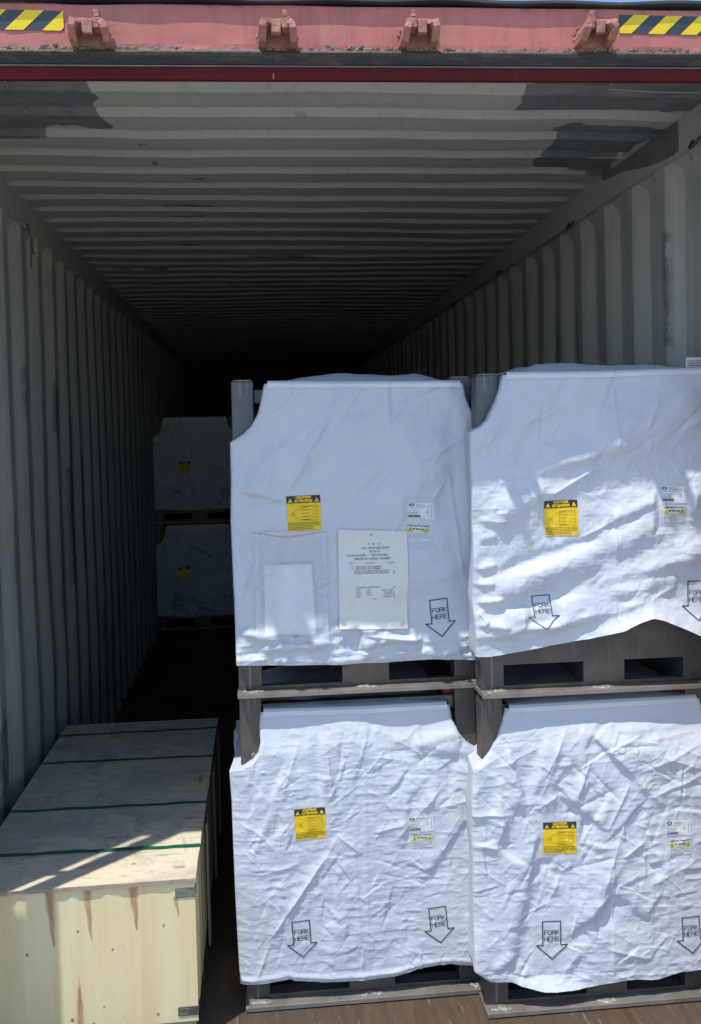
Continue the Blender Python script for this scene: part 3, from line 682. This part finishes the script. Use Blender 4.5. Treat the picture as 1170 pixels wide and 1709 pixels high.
cUL = Cover(YUL, [(446, 641), (441, 668), (436, 690), (424, 712), (410, 725), (389, 738), (391, 800), (390, 870), (396, 1000), (398, 1060), (400, 1109)],
    [(768, 640), (773, 665), (780, 682), (786, 694), (787, 740), (788, 820), (789, 960), (791, 1060), (794, 1102)],
    [(446, 641), (600, 641), (768, 640)], [(400, 1109), (470, 1109), (560, 1108), (640, 1106), (720, 1100), (794, 1102)], h_ul,
    [((478, 827), (536, 885)), ((679, 838), (725, 905)), ((705, 995), (765, 1065))], seed=1)
cUL.build('upper left white woven cover bearing the clear pouch and packing list', 'white woven covers over the racks')

# upper right: big sagging swags, lifted hem
YUR = D2-.032
f_ur = px_folds(YUR, [
    (800, 880, 1010, 745, 26, .016, 'g'), (980, 760, 1180, 650, 34, .020, 'g'), (870, 800, 1060, 745, 10, .008, 's'), (900, 838, 1010, 770, 6, .008, 'r'),
    (800, 1000, 1010, 912, 24, .020, 'g'), (990, 925, 1190, 800, 26, .020, 'g'), (820, 960, 1000, 895, 10, -.012, 'g'), (1000, 880, 1100, 835, 8, .010, 's'),
    (1000, 1000, 1190, 905, 26, .022, 'g'), (800, 1052, 1030, 1000, 22, .022, 'g'), (830, 1015, 960, 985, 10, -.010, 'g'), (1010, 975, 1180, 940, 10, -.012, 'g'),
    (840, 1062, 1050, 1008, 8, -.010, 'g'), (880, 1050, 1065, 1003, 8, .012, 'g'),
    (845, 770, 940, 640, 12, .004, 's'), (800, 750, 860, 700, 10, .004, 's'), (1023, 640, 1026, 760, 3, .003, 'r'), (1020, 860, 1024, 950, 3, .003, 'r'), (960, 900, 1024, 868, 4, .005, 'r'), (1024, 868, 1110, 838, 4, .005, 'r'),
    (795, 950, 830, 940, 6, .008, 'g'), (793, 975, 826, 972, 6, .008, 'g'), (795, 1005, 840, 1000, 6, .010, 'g'), (795, 1040, 850, 1045, 7, .010, 'g'), (796, 900, 830, 893, 6, .006, 'g'), (797, 868, 850, 872, 5, .005, 'g'), (795, 1020, 815, 1040, 5, .008, 'r')])
hem_peak = onY((1075, 1010), YUR)
def h_ur(X, Z, S, T):
    up = np.clip((Z-1.66)/.15, 0, 1)
    co = .012*fbm(X*.8+Z*.4, Z*.9-X*.4, 2.4, 131, 2)+.006
    hn = 1.25*apply(X, Z, f_ur)+(1-.6*up)*(.0028*fbm(X+Z*.6, (Z-X*.5)*1.6, 10, 141, 4)+.0016*ridged(X, Z*1.3, 15, 151, 3))
    hn += random_creases(X, Z, 211, 60, 1.6, 2.33, 1.15, 1.78, .004, (.03, .13))+random_creases(X, Z, 212, 40, 1.6, 2.33, 1.68, 1.95, .0045, (.06, .25), [.8, 1.1])
    ed = 0
    if S is not None:
        k = np.clip((T-.90)/.10, 0, 1); ed = k**1.4*(.050*np.exp(-((S-.74)/.20)**2)+.018*np.exp(-((S-.45)/.2)**2)+.035*np.clip(S-.8, 0, .2)*5*.6)
        ed = ed+.003*np.exp(-((T-.012)/.006)**2)-.010*np.exp(-S/.02)*(.5+.5*np.sin(Z*30))+.014*np.exp(-((T-.93)/.02)**2)*np.exp(-((S-.25)/.25)**2)
    return co, hn, ed
cUR = Cover(YUR, [(845, 626), (840, 650), (834, 668), (825, 685), (818, 700), (806, 712), (789, 721), (791, 800), (795, 900), (794, 1000), (798, 1050), (800, 1096)],
    [(1178, 618), (1182, 650), (1190, 690), (1192, 760), (1192, 900), (1192, 1000), (1192, 1072)],
    [(845, 626), (1000, 624), (1178, 618)], [(800, 1096), (820, 1094), (870, 1083), (930, 1068), (985, 1054), (1030, 1040), (1055, 1024), (1075, 1015), (1092, 1018), (1130, 1032), (1192, 1058)], h_ur,
    [((905, 834), (965, 895)), ((1095, 808), (1145, 878)), ((882, 992), (925, 1035)), ((1130, 960), (1175, 1020))], seed=2)
cUR.build('upper right white cover with sagging folds and its hem lifted into a peak', 'white woven covers over the racks')

# lower left: crumpled all over
YLL = D1-.030
f_ll = px_folds(YLL, [(445, 1575, 552, 1415, 5, .012, 'r'), (428, 1640, 450, 1575, 3, .006, 'r'), (533, 1225, 537, 1325, 5, .009, 's'), (545, 1250, 555, 1330, 4, .006, 'r'), (480, 1260, 450, 1340, 7, .006, 's'), (500, 1235, 470, 1330, 5, .005, 'r'),
    (610, 1215, 690, 1240, 8, .010, 'r'), (640, 1238, 795, 1268, 12, .010, 's'), (690, 1245, 770, 1220, 8, .009, 'g'), (615, 1218, 600, 1270, 5, .006, 'r'), (650, 1230, 710, 1262, 6, .008, 'r'), (760, 1262, 720, 1290, 5, .006, 'r'), (765, 1270, 790, 1300, 5, .007, 'r'),
    (590, 1390, 610, 1700, 3, .003, 'r'), (608, 1250, 616, 1640, 3, .0025, 'r'), (660, 1400, 740, 1310, 5, .007, 'r'), (620, 1390, 680, 1372, 4, .006, 'r'), (560, 1390, 605, 1425, 5, .007, 'r'), (700, 1480, 790, 1350, 8, .006, 's'), (720, 1350, 795, 1330, 6, .006, 'r'),
    (545, 1340, 560, 1310, 4, .006, 'r'), (420, 1300, 440, 1390, 7, .005, 's'), (395, 1370, 450, 1400, 5, .005, 'r'), (560, 1470, 545, 1620, 14, .005, 's'), (650, 1600, 640, 1460, 16, .005, 's'), (465, 1560, 560, 1590, 8, .004, 'g'), (430, 1460, 500, 1440, 4, .005, 'r'), (465, 1470, 475, 1500, 3, .005, 'r')])
def h_ll(X, Z, S, T):
    co = .010*fbm(X, Z*.8, 2.6, 161, 2)+.006
    hn = .8*apply(X, Z, f_ll)+.0011*ridged(X, Z, 9, 171, 3)+.0011*ridged(X*.7, Z*1.5, 24, 181, 3)+.0055*vnoise(X+.12*Z, Z*.12, 9, 401)*np.clip(1.1-Z, 0, 1)
    hn += random_creases(X, Z, 221, 330, .86, 1.62, .1, .9, .0022, (.02, .12), None, (.002, .007))+random_creases(X, Z, 222, 40, .86, 1.62, .5, .9, .0045, (.08, .2), [1.3, 1.6, 1.0], (.006, .014))
    tp = np.clip((.925+.035*vnoise(X, X*0, 6, 33)+.02*np.cos((X-1.15)*9)-Z)/.13, 0, 1); tp = tp*tp*(3-2*tp)
    ed = 0 if S is None else .004*np.exp(-((T-.985)/.01)**2)+.003*np.exp(-((T-.012)/.006)**2)-.020*np.exp(-S/.035)*np.clip(T*1.4-.2, 0, 1)
    return co*tp-.021*(1-tp), hn*(.3+.7*tp), ed
cLL = Cover(YLL, [(440, 1192), (438, 1215), (440, 1240), (436, 1258), (425, 1272), (408, 1283), (388, 1286), (392, 1340), (394, 1400), (398, 1500), (402, 1580), (406, 1648)],
    [(748, 1179), (752, 1203), (762, 1225), (778, 1243), (797, 1254), (797, 1300), (795, 1400), (797, 1500), (798, 1610)],
    [(440, 1192), (600, 1187), (748, 1179)], [(406, 1648), (450, 1640), (486, 1632), (492, 1636), (540, 1637), (610, 1634), (660, 1628), (700, 1616), (750, 1608), (798, 1611)], h_ll,
    [((489, 1345), (545, 1400)), ((682, 1357), (728, 1415)), ((477, 1528), (530, 1597)), ((708, 1505), (758, 1575))], bulge=.03, seed=3)
cLL.build('lower left crumpled white cover directly under the cover with the packing list', 'white woven covers over the racks')

# lower right
YLR = D2-.030
f_lr = px_folds(YLR, [(915, 1225, 880, 1320, 8, .009, 's'), (950, 1210, 905, 1300, 5, .008, 'r'), (965, 1225, 1005, 1225, 8, .008, 'g'), (985, 1225, 1060, 1300, 6, .010, 's'), (1000, 1240, 1085, 1320, 5, .006, 'r'), (960, 1330, 985, 1265, 4, .008, 'r'), (930, 1325, 1010, 1385, 7, .011, 's'),
    (1010, 1385, 1050, 1300, 5, .009, 'r'), (895, 1350, 935, 1322, 5, .008, 'r'), (850, 1630, 905, 1400, 14, .012, 's'), (880, 1480, 900, 1390, 7, .008, 's'), (830, 1440, 870, 1320, 8, .006, 's'), (1000, 1500, 1050, 1340, 5, .006, 'r'), (1010, 1480, 1090, 1540, 10, .008, 's'),
    (940, 1570, 1020, 1500, 8, .008, 's'), (990, 1550, 1030, 1450, 12, .009, 's'), (920, 1500, 935, 1460, 5, .007, 'r'), (935, 1455, 955, 1440, 4, .006, 'r'), (1035, 1430, 1075, 1400, 5, .009, 'r'), (1070, 1345, 1085, 1405, 4, .006, 'r'), (1060, 1290, 1170, 1240, 7, .008, 'r'), (1080, 1330, 1170, 1290, 6, .008, 'r'),
    (1030, 1220, 1150, 1210, 7, .008, 'g'), (1080, 1235, 1165, 1222, 5, .008, 'r'), (1100, 1260, 1165, 1280, 5, .007, 'r'), (1010, 1580, 1090, 1600, 8, .009, 'r'), (850, 1240, 815, 1400, 10, .005, 's'), (945, 1640, 970, 1590, 8, .005, 's'), (1020, 1360, 1023, 1660, 3, .003, 'r'), (870, 1550, 945, 1540, 4, .004, 'r'),
    (1090, 1420, 1110, 1460, 6, .006, 's'), (1110, 1420, 1165, 1380, 5, .006, 'r'), (1075, 1480, 1165, 1430, 8, .005, 'r'), (820, 1620, 860, 1590, 8, .009, 'g')])
def h_lr(X, Z, S, T):
    co = .012*fbm(X, Z*.8, 2.6, 191, 2)+.006
    hn = .8*apply(X, Z, f_lr)+.0012*ridged(X*1.1, Z*.8, 8, 231, 3)+.0012*ridged(X*.8, Z*1.4, 24, 241, 3)+.0065*vnoise(X-.15*Z, Z*.12, 8, 411)*np.clip(1.1-Z, 0, 1)
    hn += random_creases(X, Z, 251, 320, 1.59, 2.33, .08, .93, .0028, (.02, .14), None, (.002, .007))+random_creases(X, Z, 252, 60, 1.59, 2.33, .45, .9, .006, (.08, .22), [1.1, 2.2, .4], (.005, .013))
    tp = np.clip((.92+.04*vnoise(X, X*0, 5, 34)-Z)/.13, 0, 1); tp = tp*tp*(3-2*tp)
    ed = 0 if S is None else .003*np.exp(-((T-.012)/.006)**2)-.008*np.exp(-S/.025)*(.5+.5*np.sin(Z*26))+.03*np.clip((T-.94)/.06, 0, 1)*np.exp(-((S-.25)/.12)**2)
    return co*tp-.021*(1-tp), hn*(.3+.7*tp), ed
cLR = Cover(YLR, [(853, 1186), (847, 1210), (838, 1235), (826, 1258), (815, 1272), (795, 1284), (793, 1340), (796, 1450), (797, 1550), (797, 1622), (822, 1639)],
    [(1168, 1168), (1176, 1195), (1192, 1225), (1200, 1240), (1200, 1400), (1200, 1500), (1200, 1612)],
    [(853, 1186), (1000, 1177), (1168, 1168)], [(822, 1639), (850, 1637), (870, 1643), (905, 1649), (960, 1647), (1010, 1639), (1050, 1633), (1098, 1633), (1130, 1622), (1200, 1612)], h_lr,
    [((903, 1368), (964, 1428)), ((1105, 1365), (1155, 1425)), ((893, 1530), (948, 1605)), ((1132, 1520), (1180, 1590))], bulge=.03, seed=4)
cLR.build('lower right heavily creased white cover hanging nearest the floor', 'white woven covers over the racks')

# the two far covers
def far_cover(z0, seed, label):
    Y = 5.985
    def hf(X, Z, S, T):
        return .02*fbm(X, Z, 2.6, seed, 2), 1.8*(.004*ridged(X, Z, 7, seed+1, 2)+random_creases(X, Z, seed, 60, -.01, .74, z0+.1, z0+.95, .008, (.08, .4), None, (.006, .02))), 0
    L = [(.09, z0+.97), (.08, z0+.90), (.06, z0+.84), (-.012, z0+.79), (-.012, z0+.4), (-.008, z0+.14)]
    Rr_ = [(.65, z0+.97), (.67, z0+.88), (.745, z0+.8), (.745, z0+.4), (.745, z0+.13)]
    c = Cover(Y, L, Rr_, [L[0], (.4, z0+.97), Rr_[0]], [L[-1], (.3, z0+.12), Rr_[-1]], hf, [], px=False, side=.5, bulge=.02, n=(90, 100), seed=seed)
    c.build(label, 'white woven covers over the racks'); return c
cFU = far_cover(ZM, 7, 'upper of the two dim covers standing far back inside')
cFL = far_cover(0, 8, 'lower of the two dim covers standing far back inside')

# ------------------------------------------------------------------ labels and print on the covers
FONT_CACHE = {}
def text_mesh(txt, size, bold=0.0):
    cu = bpy.data.curves.new('t', 'FONT'); cu.body = txt; cu.size = size; cu.align_x = 'CENTER'; cu.align_y = 'CENTER'; cu.offset = bold; cu.resolution_u = 3
    o = bpy.data.objects.new('t', cu); C.objects.link(o); dg = bpy.context.evaluated_depsgraph_get(); me = bpy.data.meshes.new_from_object(o.evaluated_get(dg)); bpy.data.objects.remove(o); bpy.data.curves.remove(cu)
    v = [(q.co.x, q.co.y) for q in me.vertices]; f = [tuple(p.vertices) for p in me.polygons]; bpy.data.meshes.remove(me); return v, f
class Flat:
    """2-D shapes gathered in sheet coordinates, then laid on a cover"""
    def __init__(s): s.v = []; s.f = []; s.m = []
    def add(s, v, f, m=0): k = len(s.v); s.v += list(v); s.f += [tuple(i+k for i in q) for q in f]; s.m += [m]*len(f)
    def rect(s, x0, z0, x1, z1, n=(1, 1), m=0):
        a, b = n; s.add([(x0+(x1-x0)*i/a, z0+(z1-z0)*j/b) for i in range(a+1) for j in range(b+1)], [(i*(b+1)+j, (i+1)*(b+1)+j, (i+1)*(b+1)+j+1, i*(b+1)+j+1) for i in range(a) for j in range(b)], m)
    def text(s, t, cx, cz, size, bold=0, sx=1, m=0):
        v, f = text_mesh(t, size, bold)
        if f: s.add([(cx+x*sx, cz+y) for x, y in v], f, m)
    def line(s, p, w, m=0):
        for (a, b) in zip(p, p[1:]):
            L = math.hypot(b[0]-a[0], b[1]-a[1])+1e-9; ux, uz = (b[0]-a[0])/L, (b[1]-a[1])/L; n = max(1, int(L/.006)); nx, nz = -uz*w/2, ux*w/2; vv = []
            for i in range(n+1):
                t = -w/2+(L+w)*i/n; vv += [(a[0]+ux*t+nx, a[1]+uz*t+nz), (a[0]+ux*t-nx, a[1]+uz*t-nz)]
            s.add(vv, [(2*i, 2*i+1, 2*i+3, 2*i+2) for i in range(n)], m)
    def place(s, name, cover, mats, parent, x, z, rot, off, subdiv=True):
        c, q = math.cos(rot), math.sin(rot); P = [(x+a*c-b*q, z+a*q+b*c) for a, b in s.v]
        ys = cover.surf([p[0] for p in P], [p[1] for p in P], off)
        me = bpy.data.meshes.new(name); me.from_pydata([(p[0], y, p[1]) for p, y in zip(P, ys)], [], s.f); me.update()
        bm = bmesh.new(); bm.from_mesh(me); 
        for f in bm.faces:
            f.normal_update()
            if f.normal.y > 0: f.normal_flip()
        bm.to_mesh(me); bm.free()
        o = bpy.data.objects.new(name, me); C.objects.link(o)
        for m in mats: me.materials.append(m)
        me.polygons.foreach_set('material_index', s.m); o.parent = parent; return o
def caution(cover, p, w, h, rot, simple_=False):
    x, z = p
    f = Flat(); f.rect(-w/2, -h/2, w/2, h/2, (30, 30)); o = f.place('caution_label', cover, [MAT['label_yellow']], cover.root, x, z, rot, .0014)
    f = Flat(); f.rect(-w/2, h/2-.21*h, w/2, h/2, (30, 7)); f.place('black_band', cover, [MAT['ink']], o, x, z, rot, .0021)
    f = Flat(); f.text('CAUTION', 0, h*.452, h*.098, .0007, .98); f.text('ATTENTION', 0, h*.352, h*.098, .0007, .92)
    if not simple_:
        for sx in (-1, 1):
            cx = sx*w*.39; s_ = h*.068; f.add([(cx-s_, h*.32), (cx+s_, h*.32), (cx, h*.32+s_*1.75)], [(0, 1, 2)])
    f.place('lettering', cover, [MAT['label_yellow']], o, x, z, rot, .0030)
    f = Flat(); rg = random.Random(9)
    if not simple_:
        for sx in (-1, 1):
            cx = sx*w*.39; f.rect(cx-.0009, h*.345, cx+.0009, h*.40); f.rect(cx-.0008, h*.328, cx+.0008, h*.336)
    f.line([(-w*.38, -h*.03), (-w*.16, h*.13), (w*.36, h*.22)], .0006); f.line([(-w*.38, -h*.03), (-w*.1, -h*.2), (w*.4, -h*.22)], .0006)
    f.line([(-w*.28, -h*.045), (-w*.28, -.0), (-w*.265, -h*.01), (-w*.295, -h*.01)], .0012)
    for k in range(5):
        zz = h*.18-k*h*.095; f.rect(-w*.04, zz, w*(.22 if k % 2 else .16), zz+.0011); f.line([(w*.30, zz-.001), (w*.42, zz-.001), (w*.42, zz+h*.06), (w*.30, zz+h*.06)], .0005)
    f.line([(-w*.06, h*.21), (w*.26, h*.21), (w*.26, -h*.18), (-w*.06, -h*.18), (-w*.06, h*.21)], .0005)
    for k in range(5):
        xx = -w*.47; zz = -h*.27-k*h*.045
        while xx < w*(.46 if k < 3 else .2):
            l = rg.uniform(.003, .009); f.rect(xx, zz-.0009, min(xx+l, w*.47), zz+.0007); xx += l+.0016
    f.place('diagram', cover, [MAT['ink']], o, x, z, rot, .0030)
def white_label(cover, p, w, h, rot):
    x, z = p; f = Flat(); f.rect(-w/2, -h/2, w/2, h/2, (26, 18)); o = f.place('shipping_label', cover, [MAT['white_label']], cover.root, x, z, rot, .0013)
    f = Flat(); n = 20
    f.add([(-w*.37+w*.11*math.cos(k*2*math.pi/n), h*.38+h*.085*math.sin(k*2*math.pi/n)) for k in range(n)], [tuple(range(n))])
    rg = random.Random(4)
    def row(x0, x1, zz, t=.0011):
        xx = x0
        while xx < x1: l = rg.uniform(.003, .007); f.rect(xx, zz, min(xx+l, x1), zz+t); xx += l+.0014
    row(-w*.2, w*.12, h*.38); row(-w*.2, w*.32, h*.30); row(-w*.48, w*.1, h*.19); row(-w*.48, -w*.05, h*.03); row(w*.2, w*.3, h*.03); row(-w*.48, -w*.1, -h*.08); row(w*.2, w*.32, -h*.08); row(-w*.48, -w*.12, -h*.16); row(-w*.48, w*.2, -h*.43, .0008)
    xx = -w*.48
    while xx < -w*.02: l = rg.uniform(.0006, .0018); f.rect(xx, -h*.36, xx+l, -h*.22); xx += l+.0008
    f.line([(w*.42, h*.38), (w*.42, -h*.38)], .0007)
    f.place('printing', cover, [MAT['ink']], o, x, z, rot, .0027)
    f = Flat(); f.add([(-w*.37+w*.06*math.cos(k*2*math.pi/n), h*.385+h*.035*math.sin(k*2*math.pi/n)) for k in range(n)], [tuple(range(n))]); f.place('logo_centre', cover, [MAT['white_label']], o, x, z, rot, .0034)
def warning_label(cover, p, w, h, rot):
    x, z = p; f = Flat(); f.rect(-w/2, -h/2, w/2, h/2, (24, 20)); o = f.place('warning_label', cover, [MAT['white_label']], cover.root, x, z, rot, .0013)
    f = Flat(); f.rect(-w/2, h*.02, -w*.22, h*.3, (4, 4)); f.rect(w*.22, h*.02, w/2, h*.3, (4, 4)); f.rect(-w*.215, h*.02, w*.215, h*.07, (6, 1)); f.place('yellow_tint', cover, [MAT['pale_yellow']], o, x, z, rot, .0019)
    f = Flat(); f.text('California Proposition', 0, h*.41, h*.155, .0002, 1.0); f.text('65 Warning', 0, h*.2, h*.15, .0003, .95)
    rg = random.Random(6)
    for k in range(6):
        xx = -w*.47; zz = -h*.06-k*h*.075
        while xx < w*(.46 if k < 5 else .1): l = rg.uniform(.003, .008); f.rect(xx, zz, min(xx+l, w*.47), zz+.0009); xx += l+.0013
    for sx in (-1, 1):
        cx = sx*w*.36; s_ = h*.1; f.line([(cx-s_, h*.05), (cx+s_, h*.05), (cx, h*.25), (cx-s_, h*.05)], .0009); f.rect(cx-.0006, h*.09, cx+.0006, h*.17)
    f.place('printing', cover, [MAT['ink']], o, x, z, rot, .0027)
def fork_arrow(cover, p, h, rot, wide=1, skew=0):
    """p: arrow tip; outline arrow pointing down with FORK HERE on its shaft"""
    x, z = p; w = h*.47*wide; hw = h*.80*wide; hd = h*.37; f = Flat()
    sk = lambda q: (q[0]+skew*q[1], q[1])
    pts = [(0, 0), (hw/2, hd), (w/2, hd), (w/2, h), (-w/2, h), (-w/2, hd), (-hw/2, hd), (0, 0)]
    f.line([sk(q) for q in pts], h*.026)
    lh, lw = h*.112, h*.080*wide
    G = {'F': [[(0, 0), (0, 1), (1, 1)], [(0, .52), (.85, .52)]], 'O': [[(.5+.5*math.cos(k*math.pi/8), .5+.5*math.sin(k*math.pi/8)) for k in range(17)]], 'R': [[(0, 0), (0, 1), (.7, 1), (.95, .88), (.95, .66), (.7, .52), (0, .52)], [(.55, .52), (1, 0)]],
         'K': [[(0, 0), (0, 1)], [(.95, 1), (.05, .42)], [(.3, .58), (1, 0)]], 'H': [[(0, 0), (0, 1)], [(1, 0), (1, 1)], [(0, .52), (1, .52)]], 'E': [[(1, 0), (0, 0), (0, 1), (1, 1)], [(0, .52), (.9, .52)]]}
    for word, zc in (('FORK', .655), ('HERE', .475)):
        for i, ch in enumerate(word):
            xo = (i-1.5)*lw*1.27-lw/2
            for st in G[ch]: f.line([sk((xo+a*lw, h*zc+b*lh)) for a, b in st], h*.0145)
    return f.place('printed_arrow', cover, [MAT['ink']], cover.root, x, z, rot, .0016)
P = lambda c, px: onY(px, c.Y)
caution(cUL, P(cUL, (507, 856)), .104, .108, .02); white_label(cUL, P(cUL, (702, 853)), .082, .052, -.04); warning_label(cUL, P(cUL, (697, 888)), .070, .050, -.07)
fork_arrow(cUL, P(cUL, (738, 1062)), .118, .09); fork_arrow(cUL, P(cUL, (493, 1063)), .118, .02)
caution(cUR, P(cUR, (935, 864)), .104, .107, .02); white_label(cUR, P(cUR, (1121, 825)), .078, .052, -.02); warning_label(cUR, P(cUR, (1120, 857)), .072, .050, -.02)
fork_arrow(cUR, P(cUR, (906, 1046)), .098, .04, wide=1.17, skew=-.05); fork_arrow(cUR, P(cUR, (1158, 1032)), .118, -.02)
caution(cLL, P(cLL, (517, 1372)), .096, .098, .01); white_label(cLL, P(cLL, (702, 1373)), .078, .052, .04); warning_label(cLL, P(cLL, (704, 1400)), .068, .046, 0)
fork_arrow(cLL, P(cLL, (506, 1595)), .116, .05); fork_arrow(cLL, P(cLL, (735, 1571)), .116, .09)
caution(cLR, P(cLR, (933, 1397)), .103, .10, -.01); white_label(cLR, P(cLR, (1129, 1379)), .076, .048, .03); warning_label(cLR, P(cLR, (1132, 1410)), .072, .050, .02)
fork_arrow(cLR, P(cLR, (922, 1601)), .119, .01); fork_arrow(cLR, P(cLR, (1154, 1588)), .116, .06)
caution(cFU, (.27, 1.51), .10, .105, 0, True); caution(cFL, (.235, .535), .10, .10, 0, True)
white_label(cFU, (.63, 1.51), .08, .09, 0); warning_label(cFL, (.60, .52), .08, .09, 0)
for c, z in ((cFU, ZM), (cFL, 0)):
    fork_arrow(c, (.19, z+.22), .13, .05); fork_arrow(c, (.63, z+.22), .13, .0)

# ------------------------------------------------------------------ packing list and pouch on the upper left cover
def sheet(name, cover, pxs, off, m, n=(40, 60), wob=.001, seed=3, curl=0, parent=None):
    q = [onY(p, cover.Y) for p in pxs]; S, T = np.meshgrid(np.linspace(0, 1, n[0]), np.linspace(0, 1, n[1]), indexing='ij')
    X = (q[0][0]*(1-S)+q[1][0]*S)*(1-T)+(q[3][0]*(1-S)+q[2][0]*S)*T; Z = (q[0][1]*(1-S)+q[1][1]*S)*(1-T)+(q[3][1]*(1-S)+q[2][1]*S)*T
    y = cover.surf(X.ravel(), Z.ravel(), 0).reshape(X.shape)
    for _ in range(10): y[1:-1, 1:-1] = (y[2:, 1:-1]+y[:-2, 1:-1]+y[1:-1, 2:]+y[1:-1, :-2])/4
    y = np.minimum(y, cover.surf(X.ravel(), Z.ravel(), 0).reshape(X.shape)-.0008)-off-wob*(fbm(X, Z, 12, seed, 3)+1)-curl*np.clip((T-.75)/.25, 0, 1)**2*(.6+.4*np.cos(S*2*math.pi))
    me = grid_mesh(name, np.stack([X, y, Z], -1)); o = obj(name, me, m, parent, 0, True)
    class G: pass
    g_ = G(); g_.X, g_.Z, g_.P = X, Z, np.stack([X, y, Z], -1); g_.surf = lambda x, z, off_: Cover.surf(g_, x, z, off_); g_.root = o; g_.Y = cover.Y
    return g_
pl = sheet('packing_list', cUL, [(564, 883), (679, 886), (680, 1048), (566, 1048)], .002, MAT['paper'], (60, 90), .0012, 5, .006)
tag(pl.root, 'off-white paper packing list taped to the upper left cover right of the pouch', 'paper')
f = Flat(); cx, cz = onY((622, 966), cUL.Y)
def prow(f, px, py, txt, size, bold=0, sx=1):
    a, b = onY((px, py), cUL.Y); f.text(txt, a-cx, b-cz, size, bold, sx)
for (px, py, t, s_) in ((619, 892, '(1)', .007), (624, 908, 'P   D   C', .009), (626, 914, 'NO. HEVPOLJC 8720P', .0078), (624, 919.5, 'ACVL-6', .0085), (612, 926, 'Customer NO.      EXYY17H02', .0085), (621, 931.5, 'MADE IN CHINA TIANJIN', .0085)): prow(f, px, py, t, s_, .0001, 1.15)
for (px, py, t) in ((586, 939, 'Item'), (617, 938, 'Description'), (652, 937.5, 'Quantity'), (614, 944.5, 'ASSY BODY UNIT ASSEMBLY'), (614, 948, 'ASSY BODY UNIT ASSEMBLY'), (619, 951.5, 'WATER OF SHIPPING AND BEARINGS'), (619, 955, 'WATER OF SHIPPING AND BEARINGS'), (656, 944.5, '1'), (656, 951.5, '10'), (656, 955, '24'), (587, 944.5, '1'), (587, 948, '2'),
        (614, 978.5, 'Dimensions of Rack Outline'), (656, 978, '(5)'), (598, 983, 'Rack'), (615, 983, 'Item'), (645, 982.5, 'Outline weight'), (598, 987, 'Rack 1'), (615, 987, 'Item 1'), (648, 986.5, '1.24*0.76*1.0'), (598, 991, 'Rack 2'), (615, 991, 'Item 2'), (648, 990, '1.24*0.76*1.0'), (597, 995, 'Total'), (647, 994, '1.24*0.76*1.98'), (624, 998, '(2)')):
    prow(f, px, py, t, .0058, .00008, 1.1)
f.place('printing', pl, [MAT['grey_ink']], pl.root, cx, cz, 0, .0012)
simple('stain_brown', (.52, .36, .22), (.62, .52, .38), 60, .8, 0, 0)
f = Flat()
for (px, py) in ((573, 1040), (671, 1041)):
    a, b = onY((px, py), cUL.Y); n = 14; rg = random.Random(px); f.add([(a-cx+.008*math.cos(k*6.283/n)*rg.uniform(.6, 1.1), b-cz+.008*math.sin(k*6.283/n)*rg.uniform(.5, 1)) for k in range(n)], [tuple(range(n))])
f.place('rust_stain', pl, [MAT['stain_brown']], pl.root, cx, cz, 0, .0009)
pouch = thing('document_pouch', 'clear plastic pouch with red seal line holding folded white papers', 'pouch', (*[onY((485, 1066), cUL.Y)[i] for i in (0,)], cUL.Y, onY((485, 1066), cUL.Y)[1]))
bpy.context.view_layer.update(); inv = pouch.matrix_world.inverted()
def re(o): o.parent = pouch; o.matrix_parent_inverse = inv; return o
dc = sheet('folded_document', cUL, [(440, 942), (520, 940), (528, 1056), (442, 1059)], .005, MAT['document_white'], (40, 60), .0025, 15, .004); re(dc.root)
s_ = dc.root.modifiers.new('s', 'SOLIDIFY'); s_.thickness = .004; s_.offset = -1
fm = sheet('bag', cUL, [(425, 888), (542, 885), (548, 1068), (428, 1062)], .011, MAT['film'], (70, 100), .003, 25, 0); re(fm.root)
f = Flat(); pts = [onY(p, cUL.Y) for p in ((425, 887.5), (440, 889), (460, 893), (480, 895), (500, 892), (520, 888), (543, 885.5))]
x0_, z0_ = pts[0]; f.line([(a-x0_, b-z0_-.002) for a, b in pts], .0016); re(f.place('seal_line', fm, [MAT['red_line']], None, x0_, z0_, 0, .0012))
